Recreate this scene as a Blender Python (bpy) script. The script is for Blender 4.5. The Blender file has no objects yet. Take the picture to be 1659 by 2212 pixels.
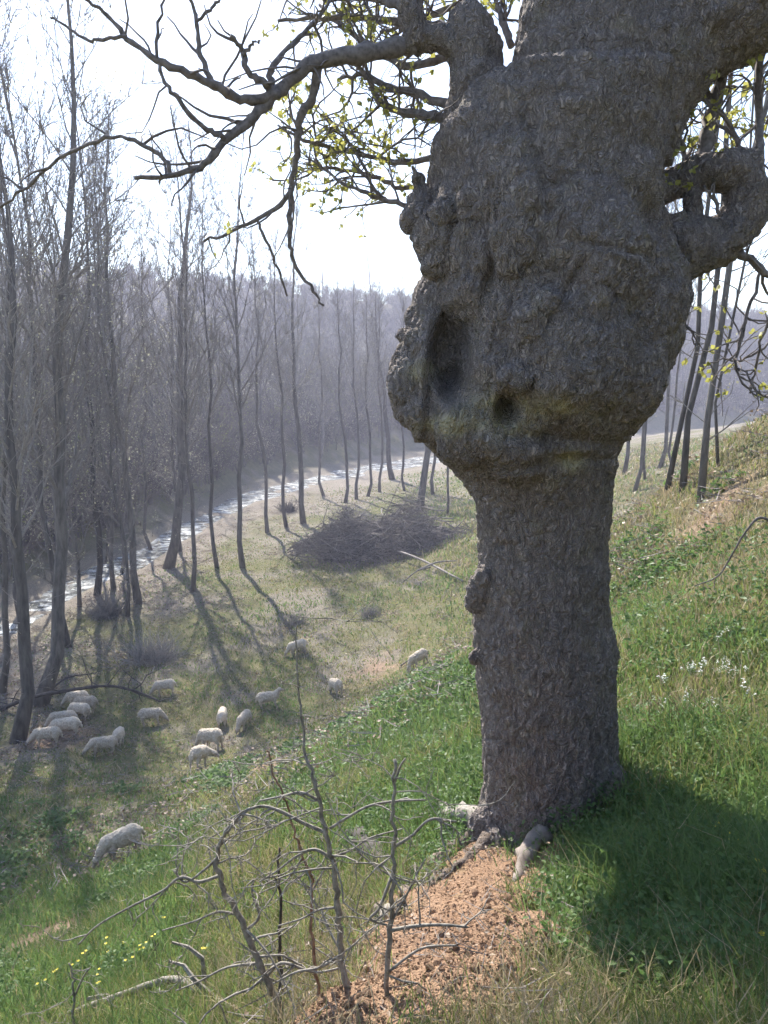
import bpy, math, random
import numpy as np
from mathutils import Vector

random.seed(7); RNG = np.random.default_rng(7)
R = math.radians
sc = bpy.context.scene
col = sc.collection

# ------------------------------------------------------------------ camera
PITCH = R(10.0)
FPX = 1663.0                       # focal length in pixels of a 1659 x 2212 picture
cam_d = bpy.data.cameras.new('camera'); cam = bpy.data.objects.new('camera', cam_d); col.objects.link(cam)
cam.location = (0, 0, 0); cam.rotation_euler = (R(90) - PITCH, 0, 0)
cam_d.sensor_fit = 'VERTICAL'; cam_d.sensor_height = 36.0; cam_d.lens = 36.0 * FPX / 2212.0
cam_d.clip_start = 0.05; cam_d.clip_end = 2000
sc.camera = cam
sc.render.resolution_x = 768; sc.render.resolution_y = 1024

# ------------------------------------------------------------------ light
SUN_AZ, SUN_EL = R(-19), R(41)     # azimuth measured from straight ahead, negative = left
world = bpy.data.worlds.new('World'); sc.world = world; world.use_nodes = True
wn = world.node_tree.nodes; wl = world.node_tree.links
bg = wn['Background']; sky = wn.new('ShaderNodeTexSky')
sky.sky_type = 'NISHITA'; sky.sun_disc = False
sky.sun_elevation = SUN_EL; sky.sun_rotation = SUN_AZ
sky.air_density = 1.0; sky.dust_density = .4; sky.ozone_density = 1.0
wl.new(sky.outputs[0], bg.inputs[0]); bg.inputs[1].default_value = 0.11
sun_d = bpy.data.lights.new('sun', 'SUN'); sun_d.energy = 4.6; sun_d.angle = R(0.6); sun_d.color = (1.0, 0.95, 0.86)
sun = bpy.data.objects.new('sun', sun_d); col.objects.link(sun)
sdir = Vector((math.sin(SUN_AZ) * math.cos(SUN_EL), math.cos(SUN_AZ) * math.cos(SUN_EL), math.sin(SUN_EL)))
sun.rotation_euler = sdir.to_track_quat('Z', 'Y').to_euler(); sun.location = (0, 0, 40)
sc.view_settings.view_transform = 'Standard'; sc.view_settings.look = 'None'
sc.view_settings.exposure = 1.62; sc.view_settings.gamma = 1.0; sc.view_settings.use_curve_mapping = False
sc.render.engine = 'CYCLES'
cy = sc.cycles
cy.use_denoising = True; cy.max_bounces = 4; cy.diffuse_bounces = 2; cy.glossy_bounces = 2; cy.use_light_tree = False; cy.adaptive_threshold = .03; cy.adaptive_min_samples = 16
cy.transmission_bounces = 3; cy.volume_bounces = 0; cy.use_adaptive_sampling = True
cy.sample_clamp_indirect = 6.0; cy.sample_clamp_direct = 12.0

# ------------------------------------------------------------------ pixel helpers
CP, SP = math.cos(PITCH), math.sin(PITCH)
def ray(u, v):
    xc = (u - 829.5) / FPX; yc = (1106 - v) / FPX
    return np.array([xc, CP + yc * SP, -SP + yc * CP])
def atY(u, v, Y):                  # the point of a pixel's ray on the upright plane y = Y
    r = ray(u, v); return r * (Y / r[1])

# ------------------------------------------------------------------ noise
def _h(ix, iy, iz):
    n = (ix.astype(np.int64) * 374761393 + iy.astype(np.int64) * 668265263 + iz.astype(np.int64) * 2147483647 * 3) & 0x7fffffff
    n = ((n ^ (n >> 13)) * 1274126177) & 0x7fffffff
    n = ((n ^ (n >> 16)) * 1911520717) & 0x7fffffff
    return ((n ^ (n >> 15)) & 0xffffff) / float(0xffffff)
def vnoise(p):
    p = np.asarray(p, float); i = np.floor(p).astype(np.int64); f = p - i; f = f * f * (3 - 2 * f)
    x, y, z = i[:, 0], i[:, 1], i[:, 2]; a, b, c = f[:, 0], f[:, 1], f[:, 2]
    def L(A, B, t): return A + (B - A) * t
    r0 = L(L(_h(x, y, z), _h(x + 1, y, z), a), L(_h(x, y + 1, z), _h(x + 1, y + 1, z), a), b)
    r1 = L(L(_h(x, y, z + 1), _h(x + 1, y, z + 1), a), L(_h(x, y + 1, z + 1), _h(x + 1, y + 1, z + 1), a), b)
    return L(r0, r1, c) * 2 - 1
def fbm(p, o=4, g=0.5):
    p = np.asarray(p, float); s = 0; a = 1.0
    for k in range(o): s = s + a * vnoise(p * (2.03 ** k) + 17.3 * k); a *= g
    return s
def noise2(x, y, f, o=3, seed=0.0):
    return fbm(np.stack([np.ravel(x) * f + seed, np.ravel(y) * f - seed, np.full(np.size(x), seed * 1.7)], 1), o).reshape(np.shape(x))
def sst(a, b, x):
    t = np.clip((np.asarray(x, float) - a) / (b - a), 0, 1); return t * t * (3 - 2 * t)

# ------------------------------------------------------------------ terrain height
def P(u, v, d): r = ray(u, v) * d; return tuple(r)
CTRL = [(0, 0, -1.6), (0, -6, 1.0), (-3, -3, -1.5), (10, -5, 4.0), (-8, -6, -2.2), (-12, 0, -5.5),
        P(1050, 1868, 5.1), P(1345, 1655, 5.6), P(1190, 1845, 4.9), P(900, 2212, 3.0), P(1659, 2212, 2.5), P(500, 2212, 3.8), P(0, 2212, 5.6),
        P(1659, 1500, 6.6), P(1659, 1800, 4.3), P(1659, 1200, 10.5), P(1659, 900, 18), P(1480, 1250, 12.3), P(1350, 1400, 9.0), P(1400, 1130, 25),
        P(1515, 1072, 43.75), P(1370, 1062, 50), P(1000, 1600, 12), P(1000, 1400, 25.625), P(1000, 1250, 42.5), P(700, 1700, 12.5), P(560, 1700, 17),
        P(700, 1900, 6.5), P(400, 1900, 8.5), P(200, 2000, 9.6), P(100, 1750, 20), P(270, 1850, 16),
        P(910, 1430, 31.25), P(480, 1560, 30), P(360, 1495, 33.125), P(100, 1610, 27.875), P(430, 1655, 25.75), P(640, 1410, 36.875), P(725, 1495, 31.25),
        (-16, 47.5, -13.125), (-25, 32.5, -13.25), (-11.25, 56.25, -13.1875), (-5, 56.25, -12.875), (-3.75, 77.5, -13.125), (2.5, 62.5, -12.125), (10, 68.75, -11), (6.25, 100, -12.25), (-31.25, 22.5, -13.375), (-50, 37.5, -13.5), (-37.5, 3.75, -11.875), (25, 20, 3.5), (20, 5, 5.5), (32, 40, 0.5), (27.5, 77.5, -7.5), (50, 100, -6.25), (25, 118.75, -11.25), (-75, 62.5, -13.5), (60, 30, 8)]
CT = np.array(CTRL, float)
def _tk(r2): return np.where(r2 > 1e-9, 0.5 * r2 * np.log(r2 + 1e-12), 0.0)
def _solve():
    n = len(CT); X = CT[:, :2] / 10
    r2 = ((X[:, None] - X[None]) ** 2).sum(-1)
    A = np.zeros((n + 3, n + 3)); A[:n, :n] = _tk(r2) + np.eye(n) * 0.004
    A[:n, n] = 1; A[:n, n + 1:] = X; A[n, :n] = 1; A[n + 1:, :n] = X.T
    return np.linalg.solve(A, np.concatenate([CT[:, 2], [0, 0, 0]]))
WT = _solve()
RX = [-3.0, -1.2, -0.5, -0.42, -0.32, -0.25, -0.17, -0.08, 0.025, 0.2, 0.36, 3]
RY = [15, 25, 42.5, 48.7, 58, 70.6, 88.7, 103, 122, 152, 166, 190]
def river_y(xc): return np.interp(xc, RX, RY)
def Hs(x, y):                       # smooth terrain
    x = np.asarray(x, float); y = np.asarray(y, float)
    px = np.clip(x, -75, 75) / 10; py = np.clip(y, -25, 135) / 10
    q = np.stack([px.ravel(), py.ravel()], 1); X = CT[:, :2] / 10; n = len(CT)
    out = np.empty(len(q))
    for k in range(0, len(q), 40000):
        c = q[k:k + 40000]
        out[k:k + 40000] = _tk(((c[:, None] - X[None]) ** 2).sum(-1)) @ WT[:n] + WT[n] + c @ WT[n + 1:]
    z = np.clip(out.reshape(x.shape), -13.4, 14)
    ys = np.maximum(y, 1.0); xc = x / ys
    yr = river_y(xc)
    ang = np.interp(xc, [-1, -.5, -.28, -.2, 0, .2, .5], [.132, .130, .122, .113, .09, .078, .07])
    y0 = yr * 1.13
    t = np.clip((y - y0) / (255 - y0), 0, 1)
    zf = -13.25 + (255 * ang + 13.25) * (t ** 0.9 * (1 - .35 * np.sin(np.pi * t))) - 0.06 * np.maximum(y - 255, 0)
    w = sst(.80, .97, y / yr) * (y > 2)
    z = z * (1 - w) + zf * w
    ch = 1 - sst(.05, .09, np.abs(y / yr - 1.0) + .012 * noise2(x, y, .15, 2, 4.0)); ch = ch * (y > 5)
    bed = -13.90 + 0.20 * noise2(x, y, .55, 2, 3.1)
    return z * (1 - ch) + np.minimum(z, bed) * ch
def H1(x, y): return float(Hs(np.array([x]), np.array([y]))[0])
def hit(u, v):
    r = ray(u, v); d = np.geomspace(1.2, 420, 900)
    g = d * r[2] - Hs(d * r[0], d * r[1]); k = int(np.argmax(g < 0))
    if not (g < 0).any(): k = 899
    a, b = d[k - 1], d[k]
    for _ in range(12):
        m = (a + b) / 2
        if m * r[2] - H1(m * r[0], m * r[1]) < 0: b = m
        else: a = m
    return r * b
# soil patches: centre (on the ground), radius
SOIL = [(hit(u, v), r) for u, v, r in [(1070, 1890, .30), (985, 1925, .36), (970, 2010, .40), (940, 2090, .40), (900, 2160, .40), (870, 2240, .42), (1110, 1930, .24), (790, 2240, .26), (1040, 1990, .30), (720, 2260, .2), (1075, 1855, .22), (1150, 1872, .2), (1020, 1850, .2), (905, 1965, .30), (880, 2060, .30), (1060, 2080, .22), (1000, 2170, .25)]]
BARE = [(hit(u, v), r) for u, v, r in [(610, 1640, 1.0), (110, 2010, .75), (1385, 1590, .3), (860, 1525, 1.0), (1290, 2205, .18), (640, 1950, .35), (300, 2090, .3), (1110, 2180, .2), (120, 1590, 1.5), (1620, 1060, 1.2), (440, 2060, .25), (820, 1440, 1.5), (1330, 1655, .25)]]
PIT = hit(778, 2030)
def blobs(L, x, y, soft=.35):
    m = np.zeros(np.shape(x))
    for c, r in L:
        d = np.sqrt((x - c[0]) ** 2 + (y - c[1]) ** 2) / r; m = np.maximum(m, 1 - sst(1 - soft, 1 + soft, d))
    return m
def masks(x, y):
    wob = .10 * noise2(x, y, 3.0, 2, 1.2); wob2 = .10 * noise2(x, y, 3.0, 2, 8.2)
    soil = blobs(SOIL, x + 1.6 * wob, y + 1.6 * wob2, .45)
    n = noise2(x, y, 1.1, 3, 5.5)
    bare = blobs(BARE, x + 3 * wob, y + 3 * wob2, .6) * sst(-.7, .5, n)
    return soil, bare
def H(x, y):
    x = np.asarray(x, float); y = np.asarray(y, float); z = Hs(x, y); r = np.hypot(x, y)
    soil, bare = masks(x, y)
    near = 1 - sst(6, 16, r)
    z = z + near * (.05 * noise2(x, y, 1.7, 3, 2.2)) + .10 * noise2(x, y, .35, 2, 7.7) * sst(3, 10, r)
    z = z + soil * (.04 + .15 * sst(.75, 1.25, np.hypot(x - 1.1, y - 4.75)) + .045 * noise2(x, y, 6, 3, 4.4) + .014 * noise2(x, y, 26, 2, 6.4))
    pit = np.exp(-((x - PIT[0]) ** 2 / .16 ** 2 + (y - PIT[1]) ** 2 / .22 ** 2))
    z = z - .30 * pit
    hill = sst(1.2, 1.6, y / river_y(x / np.maximum(y, 1))) * (y > 20)
    return z + hill * 1.5 * noise2(x, y, .03, 3, 9.1)
def gz(x, y): return float(H(np.array([x]), np.array([y]))[0])
def onground(u, v):
    p = hit(u, v); return np.array([p[0], p[1], gz(p[0], p[1])])

# ------------------------------------------------------------------ materials
def newmat(name):
    m = bpy.data.materials.new(name); m.use_nodes = True; nt = m.node_tree
    return m, nt, nt.nodes, nt.links, nt.nodes['Principled BSDF']
def ramp(n, l, src, stops):
    r = n.new('ShaderNodeValToRGB'); e = r.color_ramp.elements
    while len(e) < len(stops): e.new(.5)
    for k, (p, c) in enumerate(stops): e[k].position = p; e[k].color = (*c, 1)
    l.new(src, r.inputs[0]); return r
def noisen(n, l, scale, detail=4, rough=.55, coord=None, dist=0.0):
    t = n.new('ShaderNodeTexNoise'); t.inputs['Scale'].default_value = scale; t.inputs['Detail'].default_value = detail
    t.inputs['Roughness'].default_value = rough; t.inputs['Distortion'].default_value = dist
    if coord is not None: l.new(coord, t.inputs['Vector'])
    return t
def objco(n, l, scale=(1, 1, 1)):
    tc = n.new('ShaderNodeTexCoord'); mp = n.new('ShaderNodeMapping'); mp.inputs['Scale'].default_value = scale
    l.new(tc.outputs['Object'], mp.inputs[0]); return mp.outputs[0]
def mix(n, l, fac, a, b):
    m = n.new('ShaderNodeMix'); m.data_type = 'RGBA'
    for s, i in ((fac, 0), (a, 6), (b, 7)):
        if isinstance(s, (int, float)): m.inputs[i].default_value = s
        elif isinstance(s, tuple): m.inputs[i].default_value = (*s, 1)
        else: l.new(s, m.inputs[i])
    return m.outputs[2]
def bump(n, l, bs, h, strength, dist):
    b = n.new('ShaderNodeBump'); b.inputs['Strength'].default_value = strength; b.inputs['Distance'].default_value = dist
    l.new(h, b.inputs['Height']); l.new(b.outputs[0], bs.inputs['Normal'])
def simple(name, stops, scale=8, rough=.85, bstr=.6, bdist=.01, stretch=(1, 1, 1), rnd=0.0):
    m, nt, n, l, b = newmat(name); c = objco(n, l, stretch); t = noisen(n, l, scale, 5, .6, c)
    r = ramp(n, l, t.outputs[0], stops); out = r.outputs[0]
    if rnd:
        oi = n.new('ShaderNodeObjectInfo'); hsv = n.new('ShaderNodeHueSaturation')
        mr = n.new('ShaderNodeMapRange'); mr.inputs[3].default_value = 1 - rnd; mr.inputs[4].default_value = 1 + rnd
        l.new(oi.outputs['Random'], mr.inputs[0]); l.new(mr.outputs[0], hsv.inputs['Value']); l.new(out, hsv.inputs['Color']); out = hsv.outputs[0]
    l.new(out, b.inputs['Base Color']); b.inputs['Roughness'].default_value = rough
    b.inputs['Specular IOR Level'].default_value = .25
    if bstr: bump(n, l, b, t.outputs[0], bstr, bdist)
    return m
def leafmat(name, c1, c2, trans=.45, rough=.5):
    m, nt, n, l, b = newmat(name); oi = n.new('ShaderNodeObjectInfo')
    geo = n.new('ShaderNodeNewGeometry'); ad = n.new('ShaderNodeMath'); ad.operation = 'ADD'
    l.new(oi.outputs['Random'], ad.inputs[0]); l.new(geo.outputs['Random Per Island'], ad.inputs[1])
    hf = n.new('ShaderNodeMath'); hf.operation = 'MULTIPLY'; hf.inputs[1].default_value = .5; l.new(ad.outputs[0], hf.inputs[0])
    cc = mix(n, l, hf.outputs[0], c1, c2)
    l.new(cc, b.inputs['Base Color']); b.inputs['Roughness'].default_value = rough; b.inputs['Specular IOR Level'].default_value = .3
    tr = n.new('ShaderNodeBsdfTranslucent'); l.new(cc, tr.inputs[0]); ms = n.new('ShaderNodeMixShader'); ms.inputs[0].default_value = trans
    l.new(b.outputs[0], ms.inputs[1]); l.new(tr.outputs[0], ms.inputs[2]); l.new(ms.outputs[0], n['Material Output'].inputs[0])
    return m

def ground_mat():
    m, nt, n, l, b = newmat('ground_soil_grass'); c = objco(n, l)
    def at(nm):
        a = n.new('ShaderNodeAttribute'); a.attribute_name = nm; return a.outputs['Fac']
    t1 = noisen(n, l, 1.3, 6, .65, c); t2 = noisen(n, l, 14, 6, .7, c); t3 = noisen(n, l, 60, 4, .6, c)
    grass = ramp(n, l, t1.outputs[0], [(.3, (.075, .095, .035)), (.5, (.13, .135, .055)), (.62, (.20, .17, .09)), (.75, (.09, .11, .04))]).outputs[0]
    fine = ramp(n, l, t2.outputs[0], [(.35, (.05, .045, .03)), (.55, (.13, .12, .055)), (.7, (.24, .19, .11))]).outputs[0]
    g = mix(n, l, .45, grass, fine)
    litter = ramp(n, l, t2.outputs[0], [(.3, (.09, .076, .066)), (.5, (.21, .18, .15)), (.7, (.36, .31, .265))]).outputs[0]
    g = mix(n, l, at('litter'), g, litter)
    bare = ramp(n, l, t2.outputs[0], [(.3, (.18, .12, .085)), (.55, (.30, .21, .145)), (.75, (.40, .29, .2))]).outputs[0]
    g = mix(n, l, at('bare'), g, bare)
    soil = ramp(n, l, t3.outputs[0], [(.25, (.17, .098, .058)), (.5, (.32, .20, .125)), (.75, (.46, .31, .205))]).outputs[0]
    soil = mix(n, l, .45, soil, ramp(n, l, t1.outputs[0], [(.35, (.17, .10, .065)), (.65, (.42, .28, .185))]).outputs[0])
    g = mix(n, l, at('soil'), g, soil)
    wood = ramp(n, l, t1.outputs[0], [(.3, (.06, .055, .04)), (.6, (.13, .12, .075)), (.8, (.17, .14, .10))]).outputs[0]
    g = mix(n, l, at('wood'), g, wood)
    l.new(g, b.inputs['Base Color']); b.inputs['Roughness'].default_value = .95; b.inputs['Specular IOR Level'].default_value = .1
    ad = n.new('ShaderNodeMath'); ad.operation = 'ADD'; l.new(t2.outputs[0], ad.inputs[0]); l.new(t3.outputs[0], ad.inputs[1])
    bump(n, l, b, ad.outputs[0], .9, .04)
    return m
def bark_mat():
    m, nt, n, l, b = newmat('old_bark'); c = objco(n, l); cv = objco(n, l, (1, 1, .38))
    t1 = noisen(n, l, 1.8, 5, .6, c); t2 = noisen(n, l, 46, 7, .78, cv, .6); t3 = noisen(n, l, 5, 5, .65, c); td = noisen(n, l, 9, 3, .6, c)
    va = n.new('ShaderNodeVectorMath'); va.operation = 'MULTIPLY_ADD'; va.inputs[1].default_value = (.16, .16, .16); l.new(td.outputs['Color'], va.inputs[0]); l.new(cv, va.inputs[2])
    def vor(sc_):
        v = n.new('ShaderNodeTexVoronoi'); v.feature = 'DISTANCE_TO_EDGE'; v.inputs['Scale'].default_value = sc_; l.new(va.outputs[0], v.inputs['Vector']); return v.outputs[0]
    v1 = ramp(n, l, vor(17), [(.0, (0, 0, 0)), (.16, (1, 1, 1))]).outputs[0]; v2 = ramp(n, l, vor(41), [(.0, (.35, .35, .35)), (.2, (1, 1, 1))]).outputs[0]
    mu = n.new('ShaderNodeMath'); mu.operation = 'MULTIPLY'; l.new(v1, mu.inputs[0]); l.new(v2, mu.inputs[1])
    base = ramp(n, l, t2.outputs[0], [(.30, (.165, .132, .112)), (.5, (.34, .288, .252)), (.70, (.51, .45, .405))]).outputs[0]
    base = mix(n, l, .35, base, ramp(n, l, t1.outputs[0], [(.35, (.22, .192, .186)), (.65, (.42, .38, .37))]).outputs[0])
    crack = n.new('ShaderNodeMath'); crack.operation = 'MULTIPLY_ADD'; crack.inputs[1].default_value = -.5; crack.inputs[2].default_value = .5; l.new(mu.outputs[0], crack.inputs[0])
    base = mix(n, l, crack.outputs[0], base, (.07, .06, .057))
    moss = ramp(n, l, t3.outputs[0], [(.55, (0, 0, 0)), (.68, (1, 1, 1))]).outputs[0]
    mm = n.new('ShaderNodeMath'); mm.operation = 'MULTIPLY'; mm.inputs[1].default_value = .35; l.new(moss, mm.inputs[0])
    base = mix(n, l, mm.outputs[0], base, (.30, .27, .17))
    a = n.new('ShaderNodeAttribute'); a.attribute_name = 'moss'
    base = mix(n, l, a.outputs['Fac'], base, (.42, .375, .24))
    l.new(base, b.inputs['Base Color']); b.inputs['Roughness'].default_value = .95; b.inputs['Specular IOR Level'].default_value = .12
    hh = n.new('ShaderNodeMath'); hh.operation = 'MULTIPLY_ADD'; hh.inputs[1].default_value = .6; l.new(t2.outputs[0], hh.inputs[0]); l.new(mu.outputs[0], hh.inputs[2])
    bump(n, l, b, hh.outputs[0], 1.0, .022)
    return m
def water_mat():
    m, nt, n, l, b = newmat('river_water'); c = objco(n, l, (1, .5, 1))
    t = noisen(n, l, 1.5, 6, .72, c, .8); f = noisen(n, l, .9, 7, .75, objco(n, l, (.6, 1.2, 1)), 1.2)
    glitter = ramp(n, l, f.outputs[0], [(.46, (0, 0, 0)), (.60, (1, 1, 1))]).outputs[0]  # sun glitter painted into the water colour as white patches, like riffle foam
    l.new(mix(n, l, glitter, (.05, .055, .045), (.82, .84, .84)), b.inputs['Base Color']); b.inputs['Roughness'].default_value = .2
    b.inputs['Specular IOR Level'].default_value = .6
    bump(n, l, b, t.outputs[0], 1.0, .5)
    return m
M = {}
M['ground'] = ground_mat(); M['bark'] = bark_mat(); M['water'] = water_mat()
M['twig'] = simple('twig_bark', [(.3, (.09, .078, .074)), (.7, (.24, .21, .20))], 30, .9, .4, .004)
M['poplar'] = simple('poplar_bark', [(.3, (.055, .05, .045)), (.7, (.16, .145, .13))], 6, .9, .8, .03, (1, 1, .25), .4)
M['poptwig'] = simple('poplar_twig', [(.3, (.15, .135, .125)), (.7, (.28, .255, .23))], 10, .9, 0, 0, (1, 1, 1), .2)
M['hillwood'] = simple('hill_brushwood', [(.3, (.07, .06, .06)), (.7, (.15, .13, .12))], .5, .95, 0, 0, (1, 1, 1), .3)
M['greytwig'] = simple('grey_shrub_bark', [(.3, (.10, .085, .07)), (.55, (.24, .215, .18)), (.75, (.36, .33, .29))], 40, .7, .5, .003)
M['redtwig'] = simple('reddish_twig', [(.3, (.12, .07, .05)), (.7, (.30, .19, .13))], 30, .8, .3, .003)
M['dead'] = simple('weathered_dead_wood', [(.3, (.10, .085, .075)), (.6, (.22, .195, .18)), (.8, (.30, .27, .25))], 5, .9, .5, .02, (1, 1, 1), .25)
M['darkwood'] = simple('dark_wet_wood', [(.3, (.035, .03, .028)), (.7, (.10, .085, .078))], 8, .9, .6, .02)
M['root'] = simple('root_bark', [(.3, (.06, .048, .04)), (.5, (.16, .125, .10)), (.72, (.30, .24, .195))], 22, .95, 1.0, .03)
M['paleroot'] = simple('pale_stone', [(.3, (.15, .12, .10)), (.7, (.32, .27, .23))], 6, .85, .6, .01)
M['clod'] = simple('soil_clod', [(.3, (.20, .12, .073)), (.7, (.40, .26, .165))], 25, .95, .8, .01, (1, 1, 1), .25)
M['wool'] = simple('sheep_wool', [(.3, (.36, .30, .235)), (.7, (.60, .52, .42))], 18, .95, 1.0, .03, (1, 1, 1), .16)
M['face'] = simple('sheep_face', [(.3, (.22, .18, .15)), (.7, (.40, .34, .29))], 12, .8, .2, .004)
M['grass'] = leafmat('grass_blade', (.10, .14, .035), (.26, .26, .09), .55)
M['lush'] = leafmat('lush_leaf', (.055, .125, .034), (.16, .23, .072), .52)
M['straw'] = leafmat('dry_straw', (.30, .235, .13), (.50, .42, .27), .3)
M['young'] = leafmat('young_leaf', (.30, .30, .07), (.48, .45, .14), .5)
M['catkin'] = leafmat('pale_bud', (.30, .29, .19), (.48, .46, .34), .4)
M['yellow'] = leafmat('yellow_petal', (.62, .50, .03), (.75, .62, .06), .3)
M['white'] = leafmat('white_petal', (.70, .72, .68), (.80, .80, .76), .3)
M['litter'] = leafmat('dead_leaf', (.13, .085, .055), (.32, .235, .165), .2)

# ------------------------------------------------------------------ mesh building
class MB:
    def __init__(s): s.v = []; s.f = []; s.n = 0; s.mi = []; s.cm = 0
    def add(s, V, F):
        s.v.append(np.asarray(V, float)); s.f += [tuple(i + s.n for i in f) for f in F]; s.mi += [s.cm] * len(F); s.n += len(V)
    def tube(s, pts, rad, k=5, cap=True):
        pts = np.asarray(pts, float); m = len(pts)
        rad = np.full(m, rad) if np.isscalar(rad) else np.asarray(rad, float)
        T = np.gradient(pts, axis=0); T /= np.linalg.norm(T, axis=1)[:, None] + 1e-12
        ref = np.array([.31, .87, .38]) if abs(T[0] @ np.array([.31, .87, .38])) < .9 else np.array([1., 0, 0])
        A = np.cross(T, ref); A /= np.linalg.norm(A, axis=1)[:, None] + 1e-12; B = np.cross(T, A)
        th = np.arange(k) * 2 * np.pi / k
        V = pts[:, None] + rad[:, None, None] * (np.cos(th)[None, :, None] * A[:, None] + np.sin(th)[None, :, None] * B[:, None])
        F = [(i * k + j, i * k + (j + 1) % k, (i + 1) * k + (j + 1) % k, (i + 1) * k + j) for i in range(m - 1) for j in range(k)]
        if cap: F += [tuple(range(k))[::-1], tuple((m - 1) * k + j for j in range(k))]
        s.add(V.reshape(-1, 3), F)
    def ell(s, c, r, nu=14, nv=9):
        c = np.asarray(c, float); r = np.asarray(r, float) * np.ones(3); V = [c + r * [0, 0, 1]]
        for i in range(1, nv):
            a = np.pi * i / nv
            for j in range(nu): t = 2 * np.pi * j / nu; V.append(c + r * [math.sin(a) * math.cos(t), math.sin(a) * math.sin(t), math.cos(a)])
        V.append(c - r * [0, 0, 1]); F = []
        for j in range(nu):
            F.append((0, 1 + j, 1 + (j + 1) % nu)); e = len(V) - 1; q = 1 + (nv - 2) * nu; F.append((e, q + (j + 1) % nu, q + j))
            for i in range(nv - 2): a = 1 + i * nu; F.append((a + j, a + nu + j, a + nu + (j + 1) % nu, a + (j + 1) % nu))
        s.add(V, F)
    def loft(s, rings, k=28):        # rings: (centre, rx, ry) horizontal ellipses
        th = np.arange(k) * 2 * np.pi / k; V = []
        for c, rx, ry in rings: V += [(c[0] + rx * math.cos(t), c[1] + ry * math.sin(t), c[2]) for t in th]
        m = len(rings); F = [(i * k + j, i * k + (j + 1) % k, (i + 1) * k + (j + 1) % k, (i + 1) * k + j) for i in range(m - 1) for j in range(k)]
        F += [tuple(range(k))[::-1], tuple((m - 1) * k + j for j in range(k))]; s.add(V, F)
    def mesh(s, name, mats, smooth=False):
        me = bpy.data.meshes.new(name); V = np.concatenate(s.v) if s.v else np.zeros((0, 3))
        me.from_pydata(V.tolist(), [], s.f)
        for m in (mats if isinstance(mats, (list, tuple)) else [mats]): me.materials.append(m)
        if len(me.materials) > 1: me.polygons.foreach_set('material_index', s.mi)
        if smooth: me.polygons.foreach_set('use_smooth', [True] * len(me.polygons))
        me.update(); return me
def obj(name, me, parent=None, loc=None):
    o = bpy.data.objects.new(name, me); col.objects.link(o)
    if parent: o.parent = parent
    if loc is not None: o.location = loc
    return o
def tag(o, label=None, cat=None, group=None, kind=None):
    for k, v in (('label', label), ('category', cat), ('group', group), ('kind', kind)):
        if v: o[k] = v
    return o
def empty(name, loc, label=None, cat=None, group=None):
    o = bpy.data.objects.new(name, None); col.objects.link(o); o.location = loc; o.empty_display_size = .2
    return tag(o, label, cat, group)
def remeshed(mb, voxel, smooth=4):
    me = mb.mesh('temporary', []); o = bpy.data.objects.new('temporary', me); col.objects.link(o)
    m = o.modifiers.new('r', 'REMESH'); m.mode = 'VOXEL'; m.voxel_size = voxel
    if smooth: q = o.modifiers.new('s', 'SMOOTH'); q.iterations = smooth; q.factor = .5
    dg = bpy.context.evaluated_depsgraph_get(); out = bpy.data.meshes.new_from_object(o.evaluated_get(dg))
    bpy.data.objects.remove(o); return out
def mverts(me):
    a = np.empty(len(me.vertices) * 3); me.vertices.foreach_get('co', a); return a.reshape(-1, 3)
def mnorms(me):
    a = np.empty(len(me.vertices) * 3); me.vertices.foreach_get('normal', a); return a.reshape(-1, 3)
def setv(me, V): me.vertices.foreach_set('co', np.asarray(V, np.float32).ravel()); me.update()
def spline(pts, n):
    pts = np.asarray(pts, float); m = len(pts)
    if m < 3: t = np.linspace(0, 1, n)[:, None]; return pts[0] * (1 - t) + pts[-1] * t
    Q = np.vstack([2 * pts[0] - pts[1], pts, 2 * pts[-1] - pts[-2]]); out = []
    for s in np.linspace(0, m - 1 - 1e-6, n):
        i = int(s); t = s - i; a, b, c, d = Q[i:i + 4]
        out.append(.5 * (2 * b + (c - a) * t + (2 * a - 5 * b + 4 * c - d) * t * t + (3 * b - a - 3 * c + d) * t ** 3))
    return np.array(out)
def unit(v): return v / (np.linalg.norm(v) + 1e-12)

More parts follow.
